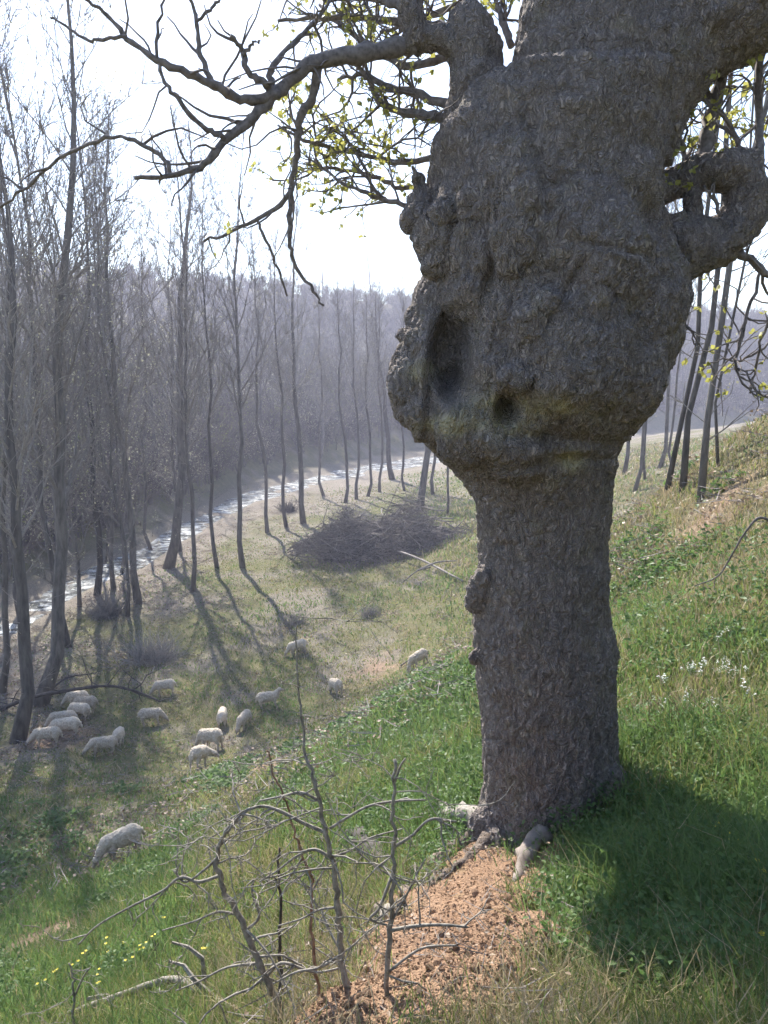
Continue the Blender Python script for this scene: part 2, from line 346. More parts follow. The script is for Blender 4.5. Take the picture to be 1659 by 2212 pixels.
# ------------------------------------------------------------------ ground sheet
def build_ground():
    a = np.concatenate([np.linspace(-34, 34, 430), np.linspace(34, 326, 90)[1:-1]]); a = np.radians(a)
    r = np.concatenate([np.geomspace(.6, 430, 540)]); A, Rr = np.meshgrid(a, r)
    x = np.sin(A) * Rr; y = np.cos(A) * Rr; z = H(x, y); na = len(a); nr = len(r)
    V = np.stack([x.ravel(), y.ravel(), z.ravel()], 1); V = np.vstack([V, [0, 0, gz(0, 0)]])
    i, j = np.meshgrid(np.arange(nr - 1), np.arange(na), indexing='ij'); j2 = (j + 1) % na
    F = np.stack([i * na + j, (i + 1) * na + j, (i + 1) * na + j2, i * na + j2], -1).reshape(-1, 4)
    me = bpy.data.meshes.new('ground')
    tri = np.stack([np.full(na, len(V) - 1), np.arange(na), (np.arange(na) + 1) % na], 1)
    me.from_pydata(V.tolist(), [], [tuple(f) for f in F[:, ::-1].tolist()] + [tuple(t) for t in tri[:, ::-1].tolist()])
    X, Y = V[:, 0], V[:, 1]; soil, bare = masks(X, Y)
    yr = river_y(X / np.maximum(Y, 1)); q = np.where(Y > 2, Y / yr, 0); n = noise2(X, Y, .25, 3, 2.9)
    litter = np.clip(sst(.55, .85, q + .18 * n) * (1 - sst(1.04, 1.2, q)), 0, 1) * .9
    litter = np.maximum(litter, .75 * sst(-.1, .6, noise2(X, Y, .5, 3, 6.1)) * sst(12, 22, np.hypot(X, Y)))
    wood = sst(1.15, 1.5, q + .1 * n)
    for nm, d in (('soil', soil), ('bare', bare), ('litter', litter * (1 - wood)), ('wood', wood)):
        at = me.attributes.new(nm, 'FLOAT', 'POINT'); at.data.foreach_set('value', d.astype(np.float32))
    me.materials.append(M['ground']); me.polygons.foreach_set('use_smooth', [True] * len(me.polygons)); me.update()
    tag(obj('ground', me), kind='structure')
build_ground()

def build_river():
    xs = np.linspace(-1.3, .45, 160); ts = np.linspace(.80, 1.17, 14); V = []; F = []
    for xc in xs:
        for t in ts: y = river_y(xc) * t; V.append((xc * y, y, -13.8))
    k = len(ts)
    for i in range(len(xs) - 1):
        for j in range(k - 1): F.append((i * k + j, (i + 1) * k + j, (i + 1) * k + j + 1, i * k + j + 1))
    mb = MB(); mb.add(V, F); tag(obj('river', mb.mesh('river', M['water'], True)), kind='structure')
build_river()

# ------------------------------------------------------------------ the old tree
TY = 5.15
tree_base = np.array([1.2, TY, gz(1.2, TY)])
def build_old_tree():
    root = empty('old_tree', tree_base, 'huge gnarled old tree with a swollen knotted head on the bank', 'tree')
    off = tree_base
    prof = [(2000, 1000, 1350), (1900, 1018, 1335), (1840, 1028, 1325), (1800, 1034, 1322), (1700, 1045, 1328), (1640, 1043, 1330), (1500, 1034, 1325), (1400, 1024, 1323), (1330, 1020, 1311), (1270, 1026, 1307),
            (1200, 1036, 1305), (1130, 1036, 1308), (1080, 1030, 1314), (1040, 1006, 1318), (1000, 962, 1325), (960, 908, 1335), (920, 870, 1365), (890, 852, 1390),
            (860, 844, 1408), (800, 842, 1434), (760, 854, 1444), (720, 872, 1450), (680, 886, 1462), (640, 900, 1468), (600, 930, 1462), (560, 938, 1445),
            (500, 930, 1425), (460, 928, 1415), (400, 936, 1412), (350, 938, 1418), (300, 945, 1425), (250, 978, 1440), (205, 1000, 1455), (178, 1130, 1468), (90, 1150, 1490)]
    mb = MB(); rings = []
    for v, ul, ur in prof:
        a = atY(ul, v, TY); b = atY(ur, v, TY); c = (a + b) / 2; rx = (b[0] - a[0]) / 2
        rings.append((c, rx, min(rx * .95, .30 + rx * .52)))
    mb.loft(rings)
    s = TY / FPX
    def L(pts, rad, n=24, dy=0.0, k=16):
        p = [atY(q[0], q[1], TY + (q[2] if len(q) > 2 else dy)) for q in pts]; rr = np.interp(np.linspace(0, 1, n), np.linspace(0, 1, len(rad)), rad) * s
        mb.tube(spline(p, n), rr, k)
    L([(1250, 330), (1290, 150), (1305, 0), (1325, -250, .2), (1330, -600, .5)], [175, 158, 150, 115, 80])
    L([(1320, 260), (1440, 85), (1640, -20), (1850, -150, .3), (2000, -330, .6)], [140, 128, 104, 80, 60])
    L([(1050, 340), (1032, 200), (1022, 110), (1008, 45), (1000, 16)], [85, 58, 48, 32, 10])
    L([(1035, 230), (985, 118), (930, 88), (870, 98)], [42, 32, 24, 18], 14)
    L([(905, 108), (893, 60), (884, 0), (876, -70, .2), (862, -200, .4)], [26, 25, 24, 20, 16], 12)
    # hooked limb on the right
    L([(1390, 545), (1460, 535), (1530, 530), (1590, 495), (1618, 440), (1612, 385), (1575, 358)], [62, 62, 58, 48, 40, 34, 26], 26)
    L([(1400, 420, .1), (1450, 395, .1), (1510, 375, .05), (1570, 365), (1630, 352), (1645, 345)], [40, 34, 34, 36, 26, 12], 20)
    L([(1500, 400, .05), (1497, 440, 0), (1500, 480)], [16, 14, 20], 8)
    # knobs on the left shoulder
    for u, v, r, dy in [(905, 470, 30, -.1), (912, 425, 26, -.1), (903, 385, 17, -.1), (893, 362, 9, -.1), (918, 498, 24, -.1), (960, 520, 50, -.25)]:
        mb.ell(atY(u, v, TY + dy), r * s)
    # lumps of the swollen head, towards the viewer and round the rim
    for u, v, r, dy in [(905, 830, 62, -.28), (890, 780, 40, -.2), (935, 900, 55, -.38), (1010, 930, 70, -.52), (1120, 950, 80, -.52), (1210, 760, 150, -.50), (1330, 800, 100, -.42),
                        (1240, 560, 150, -.45), (1100, 560, 110, -.40), (1360, 650, 95, -.36), (1040, 660, 60, -.5), (1130, 420, 130, -.38), (1300, 420, 110, -.35), (900, 690, 22, -.1),
                        (870, 730, 20, -.05), (1440, 700, 26, -.1), (1462, 640, 24, 0), (1425, 770, 30, -.05), (1040, 1275, 30, -.16), (1030, 1300, 24, -.15), (1045, 1252, 20, -.2),
                        (1026, 1420, 16, -.12), (1314, 1420, 22, -.1), (1310, 1700, 36, -.15), (1330, 1810, 60, -.1), (1060, 1790, 55, -.12), (1180, 1860, 80, -.25)]:
        mb.ell(atY(u, v, TY + dy), np.array([1, .8, 1.1]) * r * s)
    rg = np.random.default_rng(5); pv = np.array([q[0] for q in prof])[::-1]; pc = np.array([(q[1] + q[2]) / 2 for q in prof])[::-1]; pw = np.array([(q[2] - q[1]) / 2 for q in prof])[::-1]
    for _ in range(46):                # burrs and knots over the swollen head
        v = rg.uniform(430, 990); k = rg.uniform(-.93, .93); c_, w_ = np.interp(v, pv, pc), np.interp(v, pv, pw); ry = min(w_ * s * .95, .30 + w_ * s * .52); r = rg.uniform(12, 42); uu = c_ + k * w_
        if (abs(uu - 985) < 95 and abs(v - 760) < 140) or (abs(uu - 1100) < 60 and abs(v - 885) < 60): continue
        mb.ell(atY(c_ + k * w_, v, TY - ry * math.sqrt(1 - k * k) * 1.02), np.array([1, .7, rg.uniform(.7, 1.3)]) * r * s)
    for u, v, r in [(1075, 1850, 42), (1130, 1868, 45), (1215, 1855, 45), (1290, 1790, 42), (1325, 1700, 30)]:
        mb.ell(atY(u, v, TY - .27), np.array([1.0, 1.1, 1.7]) * r * s)
    me = remeshed(mb, .0125, 6); V = mverts(me); N = mnorms(me)
    front = 1 - sst(TY - .22, TY - .04, V[:, 1])
    def px(V):
        f = V[:, 1] * CP - V[:, 2] * SP; up = V[:, 1] * SP + V[:, 2] * CP
        return 829.5 + FPX * V[:, 0] / f, 1106 - FPX * up / f
    U, W = px(V)
    # hollow, knot hole and folds
    def dent(u, v, ru, rv, depth, rot=0.0, p=2):
        du, dv = U - u, W - v; c, sn = math.cos(rot), math.sin(rot); a = (c * du + sn * dv) / ru; b = (-sn * du + c * dv) / rv
        return front[:, None] * np.exp(-(a * a + b * b) ** (p / 2))[:, None] * np.array([0, depth, 0])
    D = dent(985, 755, 44, 96, .42, .15, 4) + dent(1000, 830, 36, 40, .16, 0, 3) + dent(1100, 885, 25, 30, .24, 0, 3) + dent(960, 660, 30, 40, .10, .4)
    D = D + dent(1090, 1180, 18, 10, .05) + dent(1060, 600, 14, 110, .06, .3) + dent(1200, 950, 160, 14, .06, .1) + dent(1230, 1000, 140, 12, .05, -.1) + dent(1160, 330, 14, 130, .05, -.2)
    D = D + dent(930, 850, 9, 90, .07, .1) + dent(1050, 1560, 10, 60, .03) + dent(1220, 640, 10, 120, .035, .5) + dent(1330, 540, 100, 9, .04, .2)
    V = V + D
    amp = sst(1060, 960, W)
    big = fbm(V * 3.2 + 3.1, 3) * .032 * (.4 + .9 * amp)
    mid = fbm(V * np.array([9, 9, 5.5]) + 9, 3) * .013
    w = np.abs(fbm(V * np.array([32, 32, 8]) + fbm(V * 7, 2)[:, None] * 1.4, 2)); ridge = (np.clip(w, 0, .5) - .2) * (.038 - .010 * sst(520, 380, W)) + fbm(V * np.array([60, 60, 26]), 2) * .005
    lump = np.clip(fbm(V * 11 + 40, 2), 0, 1) * .018 * amp
    V = V + N * (big + mid + ridge + lump)[:, None]
    moss = np.zeros(len(V))
    for u, v, ru, rv in [(1050, 905, 60, 34), (1110, 925, 45, 18), (1180, 880, 60, 24), (1050, 880, 30, 40), (970, 920, 60, 22), (920, 800, 36, 20), (1240, 1000, 30, 20)]:
        moss = np.maximum(moss, np.exp(-((U - u) / ru) ** 2 - ((W - v) / rv) ** 2))
    moss = np.clip(moss * (1.1 + .9 * fbm(V * 14, 3)), 0, .9) * front
    setv(me, V - off)
    at = me.attributes.new('moss', 'FLOAT', 'POINT'); at.data.foreach_set('value', moss.astype(np.float32))
    me.materials.clear(); me.materials.append(M['bark']); me.polygons.foreach_set('use_smooth', [True] * len(me.polygons)); me.name = 'trunk'
    obj('trunk', me, root)
    return root
old_tree = build_old_tree()

LEAF = MB()
def leaf_quad(mb, p, d, size, up=None):
    d = unit(d); s = unit(np.cross(d, RNG.normal(size=3))); n = np.cross(d, s)
    w = size * RNG.uniform(.32, .5); a = p; b = p + d * size * .5 + s * w + n * size * .08; c = p + d * size; e = p + d * size * .5 - s * w + n * size * .08
    mb.add([a, b, c, e], [(0, 1, 2), (0, 2, 3)])
def cluster(mb, p, n, size):
    for _ in range(n):
        d = RNG.normal(size=3) + np.array([0, 0, -.1]); leaf_quad(mb, p + RNG.normal(size=3) * size * .10, d, size * RNG.uniform(.6, 1.2))
def twigs(mb, P0, r0, level, leafp, lsize, spread=.8, lift=.2, nmul=1.0, length=.5):
    P0 = np.asarray(P0); seg = np.linalg.norm(np.diff(P0, axis=0), axis=1); tot = seg.sum(); cum = np.concatenate([[0], np.cumsum(seg)]) / tot
    n = max(1, int(tot * 11 * nmul)) if level > 1 else max(1, int(tot * 10 * nmul))
    for _ in range(n):
        t = RNG.uniform(.18, 1.0); p = np.array([np.interp(t, cum, P0[:, k]) for k in range(3)])
        i = min(np.searchsorted(cum, t), len(P0) - 1); ax = unit(P0[i] - P0[max(i - 1, 0)])
        d = unit(ax * .55 + RNG.normal(size=3) * spread * .7 + np.array([0, 0, lift])); ln = length * RNG.uniform(.45, 1.25) * (1.15 - .5 * t)
        pts = [p]; m = 5
        for k in range(m):
            d = unit(d + RNG.normal(size=3) * .28 + np.array([0, 0, lift * .3])); pts.append(pts[-1] + d * ln / m)
        pts = np.array(pts); rr = r0 * RNG.uniform(.35, .6); mb.tube(pts, np.linspace(rr, max(.0018, rr * .35), m + 1), 4, False)
        if level > 1: twigs(mb, pts, rr, level - 1, leafp, lsize, spread, lift, nmul, length * .5)
        if leafp and RNG.random() < leafp: cluster(LEAF, pts[-1], RNG.integers(3, 7), lsize)
        if leafp and RNG.random() < leafp * .5: cluster(LEAF, pts[3], RNG.integers(2, 5), lsize)

def build_old_branches():
    s = TY / FPX; off = tree_base
    # (points u, v, dy), width in pixels start/end, twig levels, leaf chance
    B = [
        ([(900, 95, 0), (870, 100, 0), (780, 115, -.1), (690, 130, -.15), (640, 165, -.2), (590, 205, -.25), (550, 250, -.3), (480, 310, -.4), (440, 355, -.45), (370, 380, -.5), (290, 385, -.55)], 40, 7, 1, .05, .9),
        ([(600, 200, -.25), (550, 218, -.3), (500, 205, -.35), (460, 185, -.4), (400, 155, -.45), (340, 130, -.5), (270, 80, -.5), (240, 40, -.5), (190, 0, -.55)], 22, 6, 1, 0, .5),
        ([(275, 80, -.5), (215, 85, -.5), (180, 85, -.45), (140, 55, -.4), (110, 40, -.4)], 7, 4, 0, 0, 0),
        ([(460, 185, -.4), (430, 110, -.4), (425, 45, -.4), (405, -10, -.4)], 11, 6, 1, 0, .4),
        ([(425, 45, -.4), (455, 20, -.4), (485, -5, -.4)], 7, 5, 0, 0, 0),
        ([(585, 195, -.25), (570, 180, -.3), (530, 145, -.35), (522, 105, -.35), (498, 78, -.4)], 17, 8, 1, 0, .7),
        ([(525, 118, -.35), (545, 98, -.35), (562, 88, -.3)], 8, 4, 0, 0, 0),
        ([(583, 190, -.25), (590, 150, -.2), (625, 100, -.1), (660, 68, 0), (700, 20, .1), (730, -40, .2)], 14, 6, 2, .35, 1),
        ([(485, 300, -.4), (440, 275, -.45), (390, 225, -.5), (352, 165, -.5), (338, 100, -.5), (348, 10, -.5)], 11, 5, 1, 0, .4),
        ([(370, 378, -.5), (350, 340, -.5), (300, 308, -.5), (240, 300, -.5), (150, 330, -.4), (60, 400, -.3), (0, 448, -.2)], 9, 5, 1, 0, .5),
        ([(683, 140, -.15), (676, 210, -.1), (650, 250, -.1), (642, 320, -.05), (632, 390, 0), (618, 432, 0), (560, 470, 0), (500, 500, 0), (440, 522, 0)], 20, 5, 1, .12, .7),
        ([(628, 410, 0), (625, 500, 0), (635, 560, .05), (670, 620, .1), (700, 660, .1)], 12, 5, 0, 0, 0),
        ([(555, 475, 0), (575, 520, 0), (600, 580, .05), (620, 640, .1)], 7, 4, 0, 0, 0),
        ([(990, 260, .1), (930, 252, .2), (880, 245, .3), (820, 222, .35), (795, 170, .35), (770, 140, .3)], 26, 7, 2, .5, 1.1),
        ([(985, 235, .1), (900, 200, .2), (840, 188, .3), (780, 160, .4), (730, 175, .5)], 22, 7, 2, .45, 1.1),
        ([(955, 335, .2), (870, 352, .3), (800, 340, .3), (720, 318, .3), (650, 300, .3), (600, 270, .35)], 15, 5, 2, .6, 1.2),
        ([(915, 455, .1), (860, 440, .1), (800, 420, .15), (740, 392, .2), (690, 360, .3)], 13, 5, 2, .65, 1.4),
        ([(930, 400, .3), (860, 405, .4), (800, 380, .5), (720, 365, .6), (660, 370, .7)], 12, 5, 2, .6, 1.4),
        ([(985, 60, .1), (900, 52, .3), (800, 42, .5), (700, 35, .7), (600, 45, .8)], 22, 7, 2, .4, 1.0),
        ([(985, 120, .4), (880, 140, .6), (800, 100, .8), (740, 60, .9), (690, 10, 1.0)], 20, 7, 2, .5, 1.1),
        ([(880, 10, .1), (820, 0, .3), (760, -20, .4), (690, -30, .5)], 20, 7, 2, .5, 1.2),
        ([(870, -60, .2), (780, -70, .5), (680, -60, .8), (560, -50, 1.0)], 26, 9, 2, .3, .9),
        ([(1010, 20, .0), (1030, -40, .1), (1045, -110, .2)], 22, 14, 2, .6, 1.0),
        ([(1105, 100, .5), (1085, 40, .6), (1060, -30, .7)], 16, 10, 2, .6, 1.5),
        ([(1290, -40, .9), (1100, -30, .9), (960, 20, 1.0), (820, 70, 1.1)], 22, 8, 2, .5, 1.0),
        ([(1510, 375, .05), (1528, 290, .1), (1545, 220, .15), (1558, 160, .2)], 34, 26, 2, .5, 1.0),
        ([(1640, 350, 0), (1642, 250, .1), (1638, 160, .1), (1650, 90, .2)], 18, 14, 2, .4, 1.0),
        ([(1600, 345, .1), (1585, 290, .1), (1550, 235, .15), (1500, 200, .2)], 11, 6, 2, .6, 1.3),
        ([(1500, 380, .1), (1480, 330, .1), (1465, 290, .1), (1440, 300, .1)], 12, 6, 2, .7, 1.6),
        ([(1560, 480, 0), (1545, 440, -.05), (1520, 400, -.1)], 9, 5, 1, .6, 1),
        ([(1660, 430, .1), (1720, 360, .2), (1780, 250, .3)], 14, 7, 2, .5, 1),
        ([(1595, 545, 0), (1640, 575, 0), (1700, 640, 0), (1760, 740, 0)], 20, 8, 1, .3, 1),
        ([(1645, 580, 0), (1620, 660, 0), (1600, 730, 0), (1590, 790, 0), (1610, 830, 0), (1660, 860, 0)], 8, 4, 1, .5, 1.2),
        ([(1690, 630, 0), (1650, 720, .1), (1630, 800, .2), (1620, 850, .2)], 7, 4, 1, .7, 1.4),
        ([(1440, 700, .1), (1465, 690, .1), (1490, 710, .1), (1500, 745, .1)], 5, 3, 1, .9, 1.5),
        ([(1660, 740, .3), (1600, 780, .3), (1560, 775, .3), (1530, 790, .3)], 6, 3, 1, .8, 1.6),
        ([(1850, -150, .3), (1760, 20, .4), (1700, 150, .5), (1655, 270, .6)], 22, 8, 2, .5, 1),
        ([(1330, -600, .5), (1250, -900, .8), (1100, -1150, 1.1)], 140, 40, 1, .3, .3),
        ([(1330, -550, .5), (1480, -850, .4), (1650, -1100, .2)], 130, 40, 1, .3, .3),
        ([(2000, -330, .6), (2200, -600, 1.0), (2350, -900, 1.2)], 110, 30, 1, .3, .3),
    ]
    for pts, w0, w1, lev, lp, nm in B:
        n = max(6, len(pts) * 4); p = spline([atY(u, v, TY + dy) for u, v, dy in pts], n)
        p[1:-1] += RNG.normal(size=(n - 2, 3)) * .006
        mb = MB(); rad = np.linspace(w0, w1, n) * .5 * s * (1 + .10 * RNG.normal(size=n)); mb.tube(p - off, rad, 8)
        if lev:
            LEAF_before = LEAF.n
            twigs(mb, p - off, max(.010, min(.020, w1 * s * 1.1)), lev, min(1, lp * .95), .043, .85, .12, nm)
        obj('branch', mb.mesh('branch', M['twig'], True), old_tree)
    tag(obj('leaves', LEAF.mesh('leaves', M['young']), old_tree), kind='stuff')
build_old_branches()

def build_roots():
    off = tree_base
    def root(pts, w, mat='root', k=14, wob=.012, up=0.0):
        p = []
        for u, v, h in pts:
            q = hit(u, v); p.append((q[0], q[1], gz(q[0], q[1]) + h))
        n = len(pts) * 12; p = spline(p, n); p += np.stack([fbm(p * 5 + 3, 2), fbm(p * 5 + 8, 2), fbm(p * 5 + 13, 2)], 1) * .03; rad = np.interp(np.linspace(0, 1, n), np.linspace(0, 1, len(w)), w)
        mb = MB(); mb.tube(p, rad, k); me = mb.mesh('root', M[mat], True); V = mverts(me)
        V = V + mnorms(me) * (fbm(V * 8, 3) * wob * 3.0 + fbm(V * 34, 2) * wob * 1.2)[:, None]; setv(me, V - off); obj('root', me, old_tree)
    root([(1075, 1805, .02), (1000, 1838, -.01), (930, 1880, -.01), (850, 1905, 0), (790, 1950, -.04), (745, 1990, -.1)], [.07, .075, .065, .055, .04, .025])
    root([(1045, 1800, .12), (985, 1790, .08), (940, 1772, .06), (900, 1800, .03), (860, 1835, .0)], [.09, .05, .032, .024, .015], 'greytwig')
    root([(1070, 1815, .0), (1000, 1875, -.02), (930, 1925, -.01), (870, 1990, .0), (830, 2050, 0)], [.06, .05, .04, .03, .015])
    root([(880, 1900, .02), (830, 1880, .08), (780, 1835, .10), (745, 1815, .06)], [.06, .07, .06, .035], 'darkwood')
    root([(840, 1960, .02), (790, 1985, .06), (740, 2005, .10), (715, 2010, .1)], [.05, .04, .03, .018])
    root([(830, 1990, .0), (800, 2040, -.02), (780, 2100, -.04), (790, 2160, -.04)], [.05, .045, .04, .02])
    root([(850, 2000, .02), (815, 2060, .04), (760, 2080, .06)], [.03, .022, .012], 'greytwig')
    # pale exposed foot between soil and shaded grass
    mb = MB()
    q = [hit(1172, 1822), hit(1150, 1845), hit(1128, 1872), hit(1112, 1905)]
    p = [(a[0], a[1], gz(a[0], a[1]) + h) for a, h in zip(q, (.07, .06, .03, -.03))]
    mb.tube(spline(p, 14), np.interp(np.linspace(0, 1, 14), [0, .4, 1], [.07, .06, .025]), 14)
    me = mb.mesh('root', M['paleroot'], True); V = mverts(me); V += mnorms(me) * (fbm(V * 11, 3) * .035)[:, None]; setv(me, V - off)
    tag(obj('root', me, old_tree), 'pale bare root end at the foot of the trunk')
build_roots()

# ------------------------------------------------------------------ bare poplars
def poplar(seed, h, r0, clear=.28, nb=44, wide=1.0, buds=500, lean=0.0):
    rg = np.random.default_rng(seed); tr = MB(); cr = MB()
    n = 14; t = np.linspace(0, 1, n); wob = np.cumsum(rg.normal(size=(n, 2)) * h * .006, 0)
    tp = np.stack([wob[:, 0] + lean * h * t ** 1.3, wob[:, 1], t * h - .25], 1); tp[0, :2] = 0; tr_r = r0 * (1 - t) ** .85 + .012; tr_r[0] *= 1.25
    tr.tube(tp, tr_r, 9)
    tips = []
    def grow(p, d, ln, rr, m, curl, lev):
        pts = [p]
        for k in range(m): d = unit(d + rg.normal(size=3) * .10 + np.array([0, 0, curl])); pts.append(pts[-1] + d * ln / m)
        pts = np.array(pts); cr.tube(pts, np.linspace(rr, max(.005, rr * .3), m + 1), 4 if rr > .025 else 3, False)
        if lev:
            ns = int(rg.integers(6, 10)) if lev == 2 else int(rg.integers(3, 6))
            for _ in range(ns):
                k = rg.integers(1 if lev == 2 else 0, m + 1); ax = unit(pts[min(k + 1, m)] - pts[max(k - 1, 0)]); sd = unit(np.cross(ax, rg.normal(size=3)))
                grow(pts[k], unit(ax * .75 + sd * .6 + np.array([0, 0, .15])), ln * rg.uniform(.25, .5), max(.010, rr * .45), 3, .06, lev - 1)
        else: tips.append(pts[-1])
    for i in range(nb):
        u = clear + (1 - clear) * (i + rg.random()) / nb * .97; a = i * 2.4 + rg.normal() * .4; p = np.array([np.interp(u, t, tp[:, k]) for k in range(3)])
        el = rg.uniform(.35, .75) * wide; d = np.array([math.cos(a) * el, math.sin(a) * el, 1.0]); ln = (.9 + h * .20 * (1 - u) ** .7) * rg.uniform(.7, 1.2)
        grow(p, unit(d), ln, max(.014, r0 * .30 * (1.05 - u)), 5, .07, 2)
    for i in range(int(nb * .25)):     # small shoots low on the stem
        u = rg.uniform(.05, clear); a = rg.uniform(0, 6.3); p = np.array([np.interp(u, t, tp[:, k]) for k in range(3)])
        grow(p, unit(np.array([math.cos(a), math.sin(a), .5])), rg.uniform(.5, 1.6), .016, 4, .05, 1)
    cr.cm = 1
    for k in rg.integers(0, len(tips), buds):
        p = tips[k] + rg.normal(size=3) * .06; d = rg.normal(size=3); d = unit(d); s = unit(np.cross(d, rg.normal(size=3))); z = rg.uniform(.04, .09)
        cr.add([p, p + d * z * .5 + s * z * .4, p + d * z, p + d * z * .5 - s * z * .4], [(0, 1, 2), (0, 2, 3)])
    return tr.mesh('trunk', M['poplar'], True), cr.mesh('crown', [M['poptwig'], M['catkin']]), tp, tr_r
POP = [poplar(11, 22, .24, .34, 36), poplar(12, 20, .20, .38, 32, .95), poplar(13, 24, .27, .26, 38, 1.1), poplar(14, 18, .15, .40, 30, .75, 250), poplar(15, 17, .17, .16, 28, 1.25, 1300)]
POPH = [22, 20, 24, 18, 17]; POPR = [.24, .20, .27, .15, .17]
def place_poplar(u, v, wpx, k, h, label, group='bare poplars in the valley', leanx=0.0, rz=None):
    p = hit(u, v); d = p[1] * CP - p[2] * SP
    root = empty('poplar_tree', (p[0], p[1], gz(p[0], p[1])), label, 'tree', group)
    cr = obj('crown', POP[k][1], root); h *= 1.30 if u < 300 else 1.16; hs = h / POPH[k]; cr.scale = (hs, hs, hs)
    rs = (wpx * d / FPX / 2) / (POPR[k] * 1.18); rz = (u * 1.7 + v) % 6.28; cr.rotation_euler.z = rz; mb = MB(); mb.tube(POP[k][2] * hs, POP[k][3] * rs, 10); obj('trunk', mb.mesh('trunk', M['poplar'], True), root).rotation_euler.z = rz
    root.rotation_euler = (0, R(leanx), 0)
    return root
PL = [
    (34, 1602, 33, 2, 19, 'thick dark poplar trunk at the left edge beside the huddled sheep', 1.5),
    (82, 1520, 34, 2, 24, 'tall thick poplar leaning right behind the long fallen branch', 4.0),
    (4, 1500, 16, 0, 20, 'slim poplar cut off by the left edge of the picture', 4.5),
    (300, 1302, 18, 0, 24, 'straight dark poplar rising behind the sheep, its shadow falling straight forward', 0.3),
    (208, 1285, 15, 1, 22, 'poplar beside the brightest patch of river, left of the straight dark one', 0.8),
    (246, 1275, 11, 3, 20, 'slender poplar just left of the straight dark poplar', 1.2),
    (362, 1225, 24, 2, 26, 'thickest grey poplar at the near river bank', 1.6),
    (416, 1276, 11, 0, 24, 'slender poplar with a bent shadow, first right of the thick grey one', 1.8),
    (470, 1226, 10, 1, 23, 'slim poplar by the pinkish litter patch', 0.3),
    (525, 1226, 13, 0, 25, 'poplar right of the pinkish litter patch casting a long slanting shadow', 0.6),
    (578, 1150, 9, 3, 22, 'thin poplar in front of the glittering river bend', -0.6),
    (620, 1140, 9, 1, 22, 'thin poplar at the dark round bush on the river bank', -0.4),
    (656, 1130, 14, 0, 25, 'poplar at the left end of the big brush pile', 0.6),
    (905, 1105, 18, 2, 22, 'stout poplar behind the right end of the brush pile', 0.3),
    (848, 1035, 13, 1, 20, 'poplar leaning left over the far end of the brush pile', -5),
    (966, 1115, 6, 3, 17, 'thin sapling poplar next to the old tree left side', 0.5),
    (1515, 1074, 17, 0, 22, 'rightmost of the poplars seen right of the old tree', 2.4),
    (1476, 1058, 15, 1, 22, 'second poplar from the right on the grassy slope', 1.4),
    (1437, 1067, 12, 1, 21, 'third poplar from the right, leaning right on the slope', 2.6),
    (1423, 1012, 10, 3, 20, 'short looking distant poplar between the slope poplars', 0.5),
    (1369, 1060, 9, 3, 20, 'thin poplar near the right flank of the old tree', 1.5),
    (1348, 1024, 10, 0, 21, 'poplar half hidden at the right flank of the old tree', 1.0),
    (45, 1330, 13, 4, 17, 'bushy leafing poplar left of the leaning tall one', 1.5),
    (135, 1345, 13, 4, 18, 'bushy leafing poplar right of the leaning tall one', 1.0),
    (172, 1310, 10, 4, 16, 'small poplar with pale young leaves near the river', 2.0),
    (262, 1240, 9, 4, 16, 'thin leafing poplar at the water edge behind the straight dark one', 2.5),
    (110, 1260, 9, 3, 20, 'thin bare poplar far left by the river', 2.0),
    (15, 1255, 10, 1, 21, 'bare poplar by the river at the left edge', 2.0),
    (330, 1190, 8, 3, 22, 'thin poplar left of the thick grey one by the water', 1.0),
    (745, 1085, 8, 3, 20, 'thin poplar left of centre behind the brush pile', -1),
    (770, 1078, 8, 1, 20, 'one of the thin poplars behind the middle of the brush pile', 0.4),
    (793, 1072, 7, 3, 19, 'third thin poplar behind the brush pile', 0.2),
    (820, 1062, 7, 1, 20, 'fourth thin poplar behind the brush pile', 0.8),
    (700, 1070, 7, 3, 20, 'thin poplar standing at the river bend behind the brush pile', -1),
    (875, 1060, 6, 3, 19, 'thin poplar behind the leaning one near the old tree', 0),
    (1395, 1038, 6, 3, 19, 'very thin pole-like poplar between the slope poplars and the old tree', .5),
    (1458, 1018, 6, 3, 19, 'very thin distant poplar behind the slope poplars', .8),
    (1555, 1000, 7, 1, 18, 'thin poplar standing above the others on the right slope', 1.5),
    (935, 1068, 8, 1, 20, 'slim poplar close behind the old tree bulge', 1),
    (150, 1400, 15, 2, 25, 'tall branchy poplar right behind the huddled sheep', 2.0),
    (275, 1330, 9, 4, 21, 'leafing thin poplar left of the dark thicket', 1.0),
    (390, 1190, 9, 4, 22, 'thin leafing poplar just right of the thick grey one', 1.0),
    (230, 1215, 8, 1, 24, 'thin tall poplar at the water edge among the riverside group', 1.0),
]
for i, (u, v, w, k, h, lab, lean) in enumerate(PL): place_poplar(u, v, w, k, h, lab, leanx=lean)
# tall trees beyond the river and along the ridge
for i in range(46):
    xc = -.52 + 1.12 * ((i * .618) % 1.0); yr = float(river_y(xc))
    if i < 18: xc = -.30 + .8 * ((i * .618) % 1.0); yr = float(river_y(xc)); y = yr * RNG.uniform(1.14, 1.4)
    else: y = RNG.uniform(205, 265)
    x = xc * y
    k = int(RNG.integers(0, 5)); root = empty('poplar_tree', (x, y, gz(x, y)), 'slender bare poplar beyond the river' if i < 18 else 'distant thin tree on the hill ridge', 'tree', 'poplars beyond the river' if i < 18 else 'trees on the hill ridge')
    tr = obj('trunk', POP[k][0], root); cr = obj('crown', POP[k][1], root); s = (RNG.uniform(17, 24) if i < 18 else RNG.uniform(15, 26)) / POPH[k]
    tr.scale = cr.scale = (s, s, s); root.rotation_euler = (RNG.normal() * .03, RNG.normal() * .03, RNG.uniform(0, 6.3))

